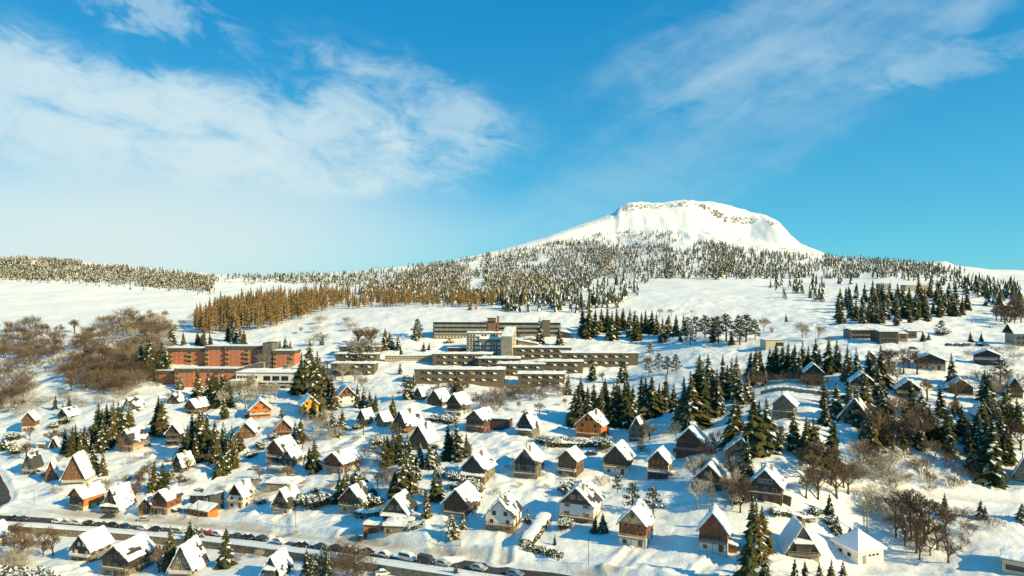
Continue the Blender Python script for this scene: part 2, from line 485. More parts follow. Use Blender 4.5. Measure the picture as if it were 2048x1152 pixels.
WCOL = {
 'brown': (0.175, 0.084, 0.040), 'dark': (0.085, 0.055, 0.034), 'orange': (0.58, 0.18, 0.032), 'redbrown': (0.25, 0.082, 0.034),
 'black': (0.038, 0.035, 0.030), 'grey': (0.20, 0.168, 0.118), 'tan': (0.36, 0.20, 0.11), 'green': (0.030, 0.052, 0.038),
 'yellow': (0.78, 0.36, 0.03), 'cream_wood': (0.58, 0.42, 0.20), 'slate_wood': (0.065, 0.066, 0.068)}
def wallmat(k):
    if k in WCOL: return wood('wood_' + k, WCOL[k])
    if k == 'white': return plain('white_render', (0.74, 0.71, 0.64), 0.85, 0.06, 0.8)
    if k == 'cream': return plain('cream_render', (0.58, 0.48, 0.32), 0.85, 0.1, 0.8)
    if k == 'beige': return plain('beige_render', (0.42, 0.34, 0.24), 0.85, 0.12, 0.8)
    if k == 'stone': return masonry('rubble_stone', (0.29, 0.235, 0.155))
    if k == 'concrete': return plain('concrete', (0.30, 0.27, 0.21), 0.85, 0.2, 0.5)
    raise KeyError(k)
SLATE = cladding('roof_slates', (0.055, 0.055, 0.052), 0.4, 0.35)

# ------------------------------------------------------------------ mesh helpers
class MB:
    def __init__(s): s.v = []; s.f = []; s.mi = []
    def quad(s, a, b, c, d, mi=0):
        n = len(s.v); s.v += [tuple(a), tuple(b), tuple(c), tuple(d)]; s.f.append((n, n+1, n+2, n+3)); s.mi.append(mi)
    def tri(s, a, b, c, mi=0):
        n = len(s.v); s.v += [tuple(a), tuple(b), tuple(c)]; s.f.append((n, n+1, n+2)); s.mi.append(mi)
    def box(s, x0, x1, y0, y1, z0, z1, mi=0, top=None):
        n = len(s.v)
        s.v += [(x0,y0,z0),(x1,y0,z0),(x1,y1,z0),(x0,y1,z0),(x0,y0,z1),(x1,y0,z1),(x1,y1,z1),(x0,y1,z1)]
        for k, q in enumerate(((0,3,2,1),(4,5,6,7),(0,1,5,4),(1,2,6,5),(2,3,7,6),(3,0,4,7))):
            s.f.append(tuple(n+i for i in q)); s.mi.append(top if (k == 1 and top is not None) else mi)
        return s
    def prism(s, pts, y0, y1, mi=0):
        """polygon in (x, z) extruded along y"""
        n = len(s.v); k = len(pts)
        s.v += [(p[0], y0, p[1]) for p in pts] + [(p[0], y1, p[1]) for p in pts]
        s.f.append(tuple(range(n, n+k))); s.mi.append(mi)
        s.f.append(tuple(range(n+2*k-1, n+k-1, -1))); s.mi.append(mi)
        for i in range(k):
            j = (i+1) % k
            s.f.append((n+j, n+i, n+k+i, n+k+j)); s.mi.append(mi)
        return s
    def slab(s, pts, off, mi=0):
        """planar polygon thickened by vector off"""
        n = len(s.v); k = len(pts)
        s.v += [tuple(p) for p in pts] + [tuple(Vector(p) + Vector(off)) for p in pts]
        s.f.append(tuple(range(n, n+k))); s.mi.append(mi)
        s.f.append(tuple(range(n+2*k-1, n+k-1, -1))); s.mi.append(mi)
        for i in range(k):
            j = (i+1) % k
            s.f.append((n+j, n+i, n+k+i, n+k+j)); s.mi.append(mi)
        return s
    def tube(s, a, b, ra, rb, n=4, mi=0):
        a = Vector(a); b = Vector(b); d = (b - a).normalized() if (b-a).length > 1e-9 else Vector((0,0,1))
        e = d.orthogonal().normalized(); f = d.cross(e)
        k = len(s.v)
        for c, r in ((a, ra), (b, rb)):
            for i in range(n):
                t = 2*math.pi*i/n
                s.v.append(tuple(c + (e*math.cos(t) + f*math.sin(t)) * r))
        for i in range(n):
            j = (i+1) % n
            s.f.append((k+i, k+j, k+n+j, k+n+i)); s.mi.append(mi)
        return s
    def caps(s, n, mi=0):
        k = len(s.v)
        s.f.append(tuple(range(k-n, k))); s.mi.append(mi)
        s.f.append(tuple(range(k-2*n, k-n))[::-1]); s.mi.append(mi)
        return s
    def mesh(s, name, mats, smooth=False):
        me = bpy.data.meshes.new(name)
        me.from_pydata(s.v, [], s.f)
        for m in (mats if isinstance(mats, (list, tuple)) else [mats]): me.materials.append(m)
        if any(s.mi): me.polygons.foreach_set('material_index', s.mi)
        if smooth: me.polygons.foreach_set('use_smooth', [True]*len(s.f))
        me.update()
        return me

def link(name, me, parent=None, loc=None, rz=None):
    o = bpy.data.objects.new(name, me)
    COL.objects.link(o)
    if parent is not None: o.parent = parent
    if loc is not None: o.location = loc
    if rz is not None: o.rotation_euler = (0, 0, rz)
    return o

def obj(name, mb, mats, parent=None, loc=None, rz=None, smooth=False):
    return link(name, mb.mesh(name, mats, smooth), parent, loc, rz)

def tag(o, label=None, cat=None, group=None, kind=None):
    if label: o['label'] = label
    if cat: o['category'] = cat
    if group: o['group'] = group
    if kind: o['kind'] = kind
    return o

LAND = []            # (px, py, phrase): landmarks for telling repeats apart
def root(name, loc, rz, label, cat, group=None):
    o = bpy.data.objects.new(name, None); COL.objects.link(o)
    o.empty_display_size = 0.5
    o.location = loc; o.rotation_euler = (0, 0, rz)
    return tag(o, label, cat, group)

# ------------------------------------------------------------------ ground object
def terrain_object():
    me = bpy.data.meshes.new('snow_ground')
    co = np.stack([XX, DD, ZT], -1).reshape(-1, 3).astype(np.float32)
    i = np.arange(NU - 1)[:, None] * ND + np.arange(ND - 1)[None, :]
    q = np.stack([i, i + ND, i + ND + 1, i + 1], -1).reshape(-1, 4)
    me.vertices.add(len(co)); me.vertices.foreach_set('co', co.ravel())
    me.loops.add(q.size); me.loops.foreach_set('vertex_index', q.ravel().astype(np.int32))
    me.polygons.add(len(q)); me.polygons.foreach_set('loop_start', np.arange(0, q.size, 4, dtype=np.int32))
    me.polygons.foreach_set('use_smooth', np.ones(len(q), bool))
    at = me.attributes.new('dirt', 'FLOAT', 'POINT'); at.data.foreach_set('value', DIRT.ravel().astype(np.float32))
    me.materials.append(GROUND)
    me.update(calc_edges=True)
    tag(link('snow_ground', me), kind='structure')

terrain_object()

def strip(name, A, hw, mat, dz, jag=0.0, off=0.0, **k):
    mb = MB(); prev = None
    d = np.gradient(A[:, :2], axis=0); nrm = np.stack([d[:, 1], -d[:, 0]], 1); nrm /= np.linalg.norm(nrm, axis=1)[:, None]
    L = len(A)
    for i in range(L):
        j1 = jag * (vnoise(np.array([i * 0.35]), np.array([1.5]), 3)[0] - 0.5); j2 = jag * (vnoise(np.array([i * 0.4]), np.array([7.5]), 3)[0] - 0.5)
        a = (A[i,0] + nrm[i,0]*(off-hw+j1), A[i,1] + nrm[i,1]*(off-hw+j1), A[i,2] + dz)
        b = (A[i,0] + nrm[i,0]*(off+hw+j2), A[i,1] + nrm[i,1]*(off+hw+j2), A[i,2] + dz)
        if prev: mb.quad(prev[0], a, b, prev[1])
        prev = (a, b)
    o = obj(name, mb, mat)
    return tag(o, **k), nrm

road_obj, ROADN = strip('road', ROAD, 2.6, ASPHALT, 0.10, 1.4, -0.6, kind='structure')
strip('road', LANE, 1.9, ASPHALT, -0.12, 0.9, kind='structure')

def retaining_wall():
    # dark stone wall holding the road up on the camera side, snow on its coping
    A = ROAD
    keep = [i for i in range(len(A)) if -120 < (A[i,0]/A[i,1])*F + 1024 < 1240]
    A = A[keep]; n = ROADN[keep]
    r = root('retaining_wall', (float(A[0,0]), float(A[0,1]), float(A[0,2])), 0, 'long low stone retaining wall with snowy coping along the main road', 'wall')
    o = A[0]
    wl = MB(); sn = MB()
    pr = None
    for i in range(0, len(A)):
        def P(off, z): return (A[i,0] + n[i,0]*off - o[0], A[i,1] + n[i,1]*off - o[1], A[i,2] + z - o[2])
        # normal points to the right of travel; travel is left -> right so right is the camera side
        h = 0.75
        cur = [P(6.3, -1.2), P(6.35, h), P(8.1, h), P(8.3, -4.2)]
        nz = 0.45 * float(vnoise(np.array([i*0.6]), np.array([3.3]), 4)[0]) - 0.12
        cs = [P(6.2, h - 0.3), P(6.5, h + 0.25 + nz), P(7.9, h + 0.2 + nz*0.7), P(8.25, h + 0.02)]
        if pr:
            for k in range(3):
                wl.quad(pr[0][k], cur[k], cur[k+1], pr[0][k+1])
                sn.quad(pr[1][k], cs[k], cs[k+1], pr[1][k+1])
        pr = (cur, cs)
    obj('stone_face', wl, wallmat('stone'), r)
    obj('snow_coping', sn, SNOW, r)

retaining_wall()

# ------------------------------------------------------------------ chalets
CACHE = {}
def shared(key, fn):
    if key not in CACHE: CACHE[key] = fn()
    return CACHE[key]

def frame_mesh(w, h, col):
    def f():
        mb = MB(); t = 0.07; d = 0.09
        mb.box(-w/2-t, w/2+t, -d, 0.02, -t, 0); mb.box(-w/2-t, w/2+t, -d, 0.02, h, h+t)
        mb.box(-w/2-t, -w/2, -d, 0.02, 0, h); mb.box(w/2, w/2+t, -d, 0.02, 0, h)
        mb.box(-0.03, 0.03, -d*0.8, 0.02, 0, h)
        return mb.mesh('window', wallmat(col))
    return shared(('fr', round(w, 2), round(h, 2), col), f)
def pane_mesh(w, h):
    def f():
        mb = MB(); mb.box(-w/2, w/2, -0.035, 0.03, 0, h); return mb.mesh('pane', GLASS)
    return shared(('pa', round(w, 2), round(h, 2)), f)
def shutter_mesh(w, h, col):
    def f():
        mb = MB(); mb.box(-w/2, w/2, -0.09, -0.005, -0.05, h+0.05)
        mb.box(-w/2+0.04, w/2-0.04, -0.115, -0.09, h*0.2, h*0.28); mb.box(-w/2+0.04, w/2-0.04, -0.115, -0.09, h*0.72, h*0.8)
        return mb.mesh('shutter', wallmat(col))
    return shared(('sh', round(w, 2), round(h, 2), col), f)

def window(parent, x, y, z, w, h, rz=0, frame='white', shut=None, closed=False, shade=None):
    """window part; local -y of the window is outdoors"""
    if closed:
        o = link('shutter', shutter_mesh(w, h, shut or frame), parent, (x, y, z), rz); return o
    o = link('window', frame_mesh(w, h, frame), parent, (x, y, z), rz)
    link('pane', pane_mesh(w, h), o)
    if shut:
        for s in (-1, 1):
            link('shutter', shutter_mesh(w*0.46, h, shut), o, (s*(w*0.73+0.12), 0, 0))
    return o

def snow_slope(name, parent, p00, p10, p01, nrm, cov, seed, th=0.34, nx=12, ny=12, drift=0.0):
    """snow slab on a roof plane spanned from p00 along ridge (p10) and down the slope (p01)"""
    p00, p10, p01, nrm = map(Vector, (p00, p10, p01, nrm))
    a = p10 - p00; b = p01 - p00
    rnd = np.random.RandomState(seed)
    ii, jj = np.meshgrid(np.arange(nx), np.arange(ny), indexing='ij')
    la = a.length / nx; lb = b.length / ny
    nz = fbm(ii*la + seed*3.7, jj*lb + seed*1.9, 3.2, 4, seed) * 0.5 + 0.5
    if drift: nz = nz + drift * (jj / ny - 0.5)
    if cov >= 0.99: keep = np.ones((nx, ny), bool)
    else:
        keep = nz <= np.quantile(nz, cov)
    hi, hj = np.meshgrid(np.arange(nx+1), np.arange(ny+1), indexing='ij')
    H = np.maximum(0.06, th * (0.8 + 0.95 * fbm(hi*la + seed, hj*lb, 2.6, 3, seed+5)))
    for i in range(nx+1):
        for j in range(ny+1):
            if i in (0, nx) or j in (0, ny): H[i, j] *= 0.5 + 0.35*float(rnd.rand())
    lab = np.zeros((nx, ny), int); nl = 0
    for i0 in range(nx):                                       # separate patches of snow become separate pieces
        for j0 in range(ny):
            if keep[i0, j0] and lab[i0, j0] == 0:
                nl += 1; st = [(i0, j0)]; lab[i0, j0] = nl
                while st:
                    i, j = st.pop()
                    for u, v in ((i+1, j), (i-1, j), (i, j+1), (i, j-1)):
                        if 0 <= u < nx and 0 <= v < ny and keep[u, v] and lab[u, v] == 0: lab[u, v] = nl; st.append((u, v))
    pieces = [MB() for _ in range(nl)]
    ua, ub = a.normalized(), b.normalized()
    JA = rnd.randn(nx+1, ny+1)*0.10; JB = rnd.randn(nx+1, ny+1)*0.12
    def base_pt(i, j):
        p = p00 + a*(i/nx) + b*(j/ny)
        if i in (0, nx) : p = p + ua*float(JA[i, j])*(1 if nx > 8 else 0.4)
        elif 0 < j < ny: p = p + ua*float(JA[i, j])*0.8
        if j == ny: p = p + ub*float(abs(JB[i, j]))*(1 if nx > 8 else 0.4)
        elif 0 < j: p = p + ub*float(JB[i, j])*0.8
        return p
    def top(i, j): return base_pt(i, j) + nrm*float(H[i, j])
    def bot(i, j): return base_pt(i, j) + nrm*0.012
    for i in range(nx):
        for j in range(ny):
            if not keep[i, j]: continue
            mb = pieces[lab[i, j]-1]
            mb.quad(top(i, j), top(i, j+1), top(i+1, j+1), top(i+1, j))
            for di, dj, e0, e1 in ((-1,0,(i,j),(i,j+1)), (1,0,(i+1,j+1),(i+1,j)), (0,-1,(i+1,j),(i,j)), (0,1,(i,j+1),(i+1,j+1))):
                u, v = i+di, j+dj
                if 0 <= u < nx and 0 <= v < ny and keep[u, v]: continue
                mb.quad(bot(*e0), bot(*e1), top(*e1), top(*e0))
    done = None
    for mb in pieces:
        if len(mb.f) >= 12 or nl == 1: done = obj(name, mb, SNOW, parent)
    return done

def railing(parent, pts, z, mat, h=0.95, gap=0.55):
    """railing along (x, y) points: rails and balusters in one part"""
    mb = MB()
    for (x0, y0), (x1, y1) in zip(pts[:-1], pts[1:]):
        L = math.hypot(x1-x0, y1-y0); n = max(2, int(L/gap))
        for zz, r in ((z+h, 0.085), (z+h*0.55, 0.075), (z+0.16, 0.07)):
            mb.tube((x0, y0, zz), (x1, y1, zz), r, r, 4)
        for i in range(n+1):
            t = i/n; x = x0+(x1-x0)*t; y = y0+(y1-y0)*t
            mb.tube((x, y, z), (x, y, z+h), 0.055, 0.055, 4)
    return obj('railing', mb, mat, parent)

def chalet(px0, px1, apx, ay, ey, by, side, label, short, wall='brown', base=None, gable=None, sidewall=None, covl=1.0, covr=1.0,
           balcony=1, rail=None, shut=None, frame='white', chim=0, ratio=1.15, roofc=None, zbal=None, nwin=2, glazed=False, rel=None,
           name='chalet', door=None, overhang=0.7, dormer=False, porch=0, seed=None, closed=False, floors=None, l_max=13, theta=None):
    """px0..px1 gable span, apex (apx, ay), eave row ey, base row by, side = far end of the visible roof flank (photo pixels)"""
    cx = 0.5*(px0+px1)
    P = g(cx, by)
    D = P.y; u = P.x/P.y
    gw = px1 - px0
    sw = (side - px1) if side >= px1 else (side - px0)
    tt = (math.atan(u) + math.atan(sw/(ratio*gw))) if theta is None else math.radians(theta)
    if rel is not None: tt = math.atan(u) + math.radians(rel)
    m = D/F
    w = gw*m/(math.cos(tt) + u*math.sin(tt))
    ks = math.sin(tt) - u*math.cos(tt)
    l = min(max(abs(sw)*m/max(abs(ks), 0.12), w*0.95), min(l_max, w*1.7))
    l = max(l - 1.9*overhang, w*0.72)
    H = (by - ay)*m; he = max((by - ey)*m, 0.35)
    sd = seed if seed is not None else int(cx*13 + by*7) % 9973
    rng = random.Random(sd)
    if frame == 'white' and wall != 'white': frame = rng.choice(('white', 'beige', 'tan', 'grey'))
    rz = -tt
    r = root(name, P, rz, label, 'house' if name == 'house' else 'chalet')
    LAND.append((cx, (by+ay)/2, short))
    hw = w/2; slope = (H - he)/hw
    ov = overhang
    ww = hw - ov*0.75                                          # half width of the walls
    hwall = he + slope*(hw-ww) - 0.22                            # wall height at the wall plane
    Hw = H - 0.24
    wm = wallmat(wall)
    zb = 0.0
    if base:
        zb = floors if floors else min(2.5, hwall*0.62) if hwall > 2.2 else 0.9
    yf, yb = 0.0, l
    # lower storey
    lo = MB(); lo.box(-ww-0.06, ww+0.06, yf-0.06, yb+0.06, -4.0, max(zb, 0.25))
    obj('ground_floor' if base else 'plinth', lo, wallmat(base if base else 'stone'), r)
    # upper walls with both gables
    zz = max(zb, 0.25)
    if hwall < zz + 0.1:                                         # steep A-frame: walls lean with the roof
        xw = ww - max(0, (zz - hwall))/slope if slope else ww
        body = MB().prism([(-xw, zz), (xw, zz), (0, Hw)], yf, yb)
    else:
        body = MB().prism([(-ww, zz), (ww, zz), (ww, hwall), (0, Hw), (-ww, hwall)], yf, yb)
    obj('wall', body, wm, r)
    if sidewall and hwall > zz + 0.3:
        for s in (-1, 1):
            sb = MB().box(s*ww - 0.05, s*ww + 0.05, 0.15, l-0.15, zz+0.02, hwall-0.1)
            obj('side_panel', sb, wallmat(sidewall), r)
    if gable:
        zg = hwall + 0.1 if hwall > zz + 0.5 else zz + (Hw-zz)*0.42
        xg = max(0.3, (Hw - zg)/slope - 0.05)
        gb = MB().prism([(-xg, zg), (xg, zg), (0, Hw-0.08)], yf-0.05, yf+0.05)
        obj('gable_boards', gb, wallmat(gable), r)
    # roof
    th = 0.18
    rm = SLATE if roofc is None else wallmat(roofc)
    nn = {}
    y0, y1 = yf - ov*1.25, yb + ov
    rf = MB()
    for s in (-1, 1):
        n = Vector((s*slope, 0, 1)).normalized(); nn[s] = n
        pts = [(0, y0, H), (s*hw, y0, he), (s*hw, y1, he), (0, y1, H)]
        rf.slab(pts, tuple(-n*th))
    ro = obj('roof', rf, rm, r)
    if covr >= 1.0 and rng.random() < 0.4: covr = rng.uniform(0.84, 0.96)
    for s, cov in ((-1, covl), (1, covr)):
        if cov > 0.02:
            snow_slope('snow_cover', ro, (0, y0-0.08, H+0.0), (0, y1+0.08, H+0.0), (s*(hw+0.12), y0-0.08, he-slope*0.12), nn[s], cov, sd + (3 if s > 0 else 0), 0.32 + 0.2*rng.random(),
                       drift=0.25)
    brd = MB()
    for s in (-1, 1):                                            # barge boards
        n = nn[s]
        brd.slab([(0, y0-0.02, H-0.02), (s*hw, y0-0.02, he-0.02), (s*hw, y0-0.02, he-0.30), (0, y0-0.02, H-0.36)], (0, 0.06, 0))
    obj('barge_board', brd, wallmat('dark' if wall not in ('white', 'black') else 'brown'), ro)
    # balcony
    zbl = zbal if zbal is not None else (zb if base else min(2.4, max(0.9, hwall*0.45)))
    rmat = wallmat(rail if rail else ('grey' if wall in ('dark', 'grey', 'black') else wall))
    if balcony:
        bw = ww*0.98 if zbl < hwall else min(ww, (Hw - zbl)/slope*0.95)
        bd = 1.35
        fl = MB().box(-bw, bw, yf-bd, yf-0.065, zbl-0.16, zbl)
        for x in (-bw+0.1, 0, bw-0.1): fl.tube((x, yf-bd+0.12, zbl-0.16), (x, yf-bd+0.12, -3.0), 0.09, 0.09, 4)
        bo = obj('balcony', fl, wallmat('grey'), r)
        railing(bo, [(-bw, yf-0.1), (-bw, yf-bd), (bw, yf-bd), (bw, yf-0.1)], zbl, rmat)
        sn = MB().box(-bw+0.08, bw-0.08, yf-bd+0.08, yf-0.1, zbl+0.005, zbl+0.22)
        obj('snow_on_balcony', sn, SNOW, bo)
        if balcony > 1:
            z2 = zbl + 2.4; b2 = max(0.6, min(ww, (Hw - z2)/slope*0.9)) if z2 > hwall else ww*0.95
            f2 = MB().box(-b2, b2, yf-1.0, yf-0.065, z2-0.14, z2); bo2 = obj('balcony', f2, wallmat('grey'), r)
            railing(bo2, [(-b2, yf-0.1), (-b2, yf-1.0), (b2, yf-1.0), (b2, yf-0.1)], z2, rmat)
    if porch:
        ph = porch
        pr = MB().slab([(-ww-0.3, yf-0.05, ph+0.55), (ww+0.3, yf-0.05, ph+0.55), (ww+0.3, yf-1.7, ph), (-ww-0.3, yf-1.7, ph)], (0, 0, -0.12))
        po = obj('porch_roof', pr, SLATE, r)
        snow_slope('snow_cover', po, (-ww-0.3, yf-0.05, ph+0.55), (ww+0.3, yf-0.05, ph+0.55), (-ww-0.3, yf-1.75, ph), (0, -0.3, 0.95), 1.0, sd+11, 0.3, 6, 4)
    # front windows, storey by storey
    st = []
    if base: st.append(0.55)
    z = (zbl + 0.25) if balcony else zz + 0.6
    while z + 1.25 < Hw - 0.6:
        st.append(z); z += 2.45
    if glazed:
        gz0 = zbl + 0.15
        nb = 5
        for i in range(nb):
            x0 = -ww*0.86 + i*(ww*1.72/nb); x1 = x0 + ww*1.72/nb - 0.14
            zt0 = min(Hw - slope*abs(x0) - 0.5, Hw); zt1 = min(Hw - slope*abs(x1) - 0.5, Hw)
            if min(zt0, zt1) < gz0 + 0.4: continue
            pn = MB().prism([(x0, gz0), (x1, gz0), (x1, zt1), (x0, zt0)], yf-0.05, yf+0.02)
            obj('pane', pn, GLASS, r)
            obj('mullion', MB().box(x1, x1+0.14, yf-0.10, yf+0.02, gz0, min(zt1, zt0)), wallmat('grey'), r)
        if gz0 + 2.5 < Hw - 1: obj('mullion', MB().box(-ww*0.8, ww*0.8, yf-0.09, yf-0.06, gz0+2.3, gz0+2.5), wallmat('grey'), r)
    else:
        for k, z in enumerate(st):
            half = ww - 0.3 if z + 1.1 < hwall else min(ww, (Hw - (z+1.1))/slope) - 0.35
            if half < 0.45: continue
            n = nwin if half > 2.2 else (2 if half > 1.35 else 1)
            wd = 0.95 if n > 1 else 1.0
            if n == 1: wd = min(1.1, half*1.2)
            dr = (base and k == 0)
            for i in range(n):
                x = 0 if n == 1 else -half*0.62 + i*(half*1.24/(n-1))
                if dr and i == n-1:
                    dd = MB().box(-0.6, 0.6, -0.09, -0.004, 0, 2.0); dd.box(0.38, 0.46, -0.13, -0.09, 0.95, 1.05)
                    obj('door', dd, wallmat(door or 'brown') if door != 'red' else plain('red_door', (0.36, 0.02, 0.03)), r, (x, yf-0.06, 0.1)); continue
                sh = shut if (shut and half > 1.3 and not dr) else None
                yy = yf - (0.06 if dr else (0.05 if gable and z > hwall else 0.0))
                window(r, x, yy, z, wd if not sh else 0.8, 1.1 if not dr else 0.9, 0, frame, sh, closed and not dr)
    # side windows on both flanks
    if hwall > 2.0:
        for s in (-1, 1):
            zl = [0.6] if zb else []
            if hwall - zz > 1.6: zl.append(zz + 0.45)
            for z in zl:
                for i in range(2 if l > 6 else 1):
                    y = l*(0.3 + 0.4*i) if l > 6 else l*0.5
                    off = 0.06 if z < zb else (0.05 if sidewall else 0.0)
                    window(r, s*(ww+off), y, z, 0.85, min(1.0, hwall - z - 0.35), s*math.pi/2, frame)
    if chim:
        cxx = hw*0.28*(1 if chim > 0 else -1); cy = l*(0.45 if abs(chim) == 1 else 0.15)
        zc = H - slope*abs(cxx)
        ch = MB().box(cxx-0.38, cxx+0.38, cy-0.38, cy+0.38, zc-0.6, H+0.75); ch.box(cxx-0.46, cxx+0.46, cy-0.46, cy+0.46, H+0.75, H+0.87)
        co = obj('chimney', ch, wallmat('stone' if rng.random() < 0.5 else 'beige'), r)
        obj('snow_cap', MB().box(cxx-0.42, cxx+0.42, cy-0.42, cy+0.42, H+0.875, H+1.08), SNOW, co)
    if hwall > 2.3 and rng.random() < 0.38 and l > 4:
        # lean-to wood store against one flank
        s = 1 if rng.random() < 0.6 else -1; ly0 = l*rng.uniform(0.25, 0.4); ly1 = l*rng.uniform(0.75, 0.95); lw = rng.uniform(1.4, 2.2); lh = min(hwall-0.3, 1.9)
        xa, xb = s*(ww+0.07), s*(ww+0.07+lw)
        lt = obj('lean_to', MB().prism([(xa, -3), (xb, -3), (xb, lh-0.5), (xa, lh)] if s > 0 else [(xb, -3), (xa, -3), (xa, lh), (xb, lh-0.5)], ly0, ly1), wallmat(rng.choice(('brown', 'dark', 'grey'))), r)
        snow_slope('snow_cover', lt, (xa, ly0-0.2, lh+0.02), (xa, ly1+0.2, lh+0.02), (xb+s*0.3, ly0-0.2, lh-0.56), (s*0.3, 0, 0.95), 1.0, sd+23, 0.4, 6, 4)
    if rng.random() < 0.4:
        # stove pipe
        xp = -hw*0.3*(1 if chim >= 0 else -1); zp = H - slope*abs(xp)
        obj('stove_pipe', MB().tube((xp, l*0.6, zp-0.3), (xp, l*0.6, H+0.5), 0.13, 0.13, 8).tube((xp, l*0.6, H+0.5), (xp, l*0.6, H+0.62), 0.2, 0.2, 8).caps(8), plain('pipe_steel', (0.12, 0.12, 0.12), 0.5), r)
    if dormer:
        # snow-covered bay roof half way up the steep front
        zd = zz + (Hw - zz)*0.45; xd = (Hw - zd)/slope*0.92
        by_ = MB().box(-xd*0.86, xd*0.86, yf-1.1, yf-0.06, zz+0.1, zd-0.1)
        bo = obj('bay', by_, wallmat('dark'), r)
        for i in range(3):
            x = -xd*0.55 + i*xd*0.55
            window(r, x, yf-1.1, zd-1.5, xd*0.42, 1.1, 0, 'grey')
        pr = MB().slab([(-xd, yf-0.02, zd+0.7), (xd, yf-0.02, zd+0.7), (xd*1.1, yf-1.5, zd-0.05), (-xd*1.1, yf-1.5, zd-0.05)], (0, 0, -0.12))
        po = obj('bay_roof', pr, SLATE, r)
        snow_slope('snow_cover', po, (-xd*1.05, yf-0.02, zd+0.7), (xd*1.05, yf-0.02, zd+0.7), (-xd*1.05, yf-1.55, zd-0.07), (0, -0.4, 0.9), 1.0, sd+17, 0.35, 6, 4)
    return r

T = {'A': (0, 750, 2.865), 'B': (350, 750, 2.865), 'C': (700, 750, 2.865), 'D': (1050, 750, 2.865), 'E': (1400, 750, 2.865), 'F': (1700, 750, 2.865),
     'R': (1650, 540, 3.716), 'S': (1280, 600, 4.607), 'K2': (300, 600, 5.389), 'K3': (640, 600, 5.759), 'K4': (940, 600, 5.689)}
def tp(t, x, y): o = T[t]; return (o[0] + x/o[2], o[1] + y/o[2])

def ch(t, gl, gr, ax, ay, ey, by, sr, label, short, **k):
    o = T[t]; X = lambda v: o[0] + v/o[2]; Y = lambda v: o[1] + v/o[2]
    return chalet(X(gl), X(gr), X(ax), Y(ay), Y(ey), Y(by), X(sr), label, short, **k)

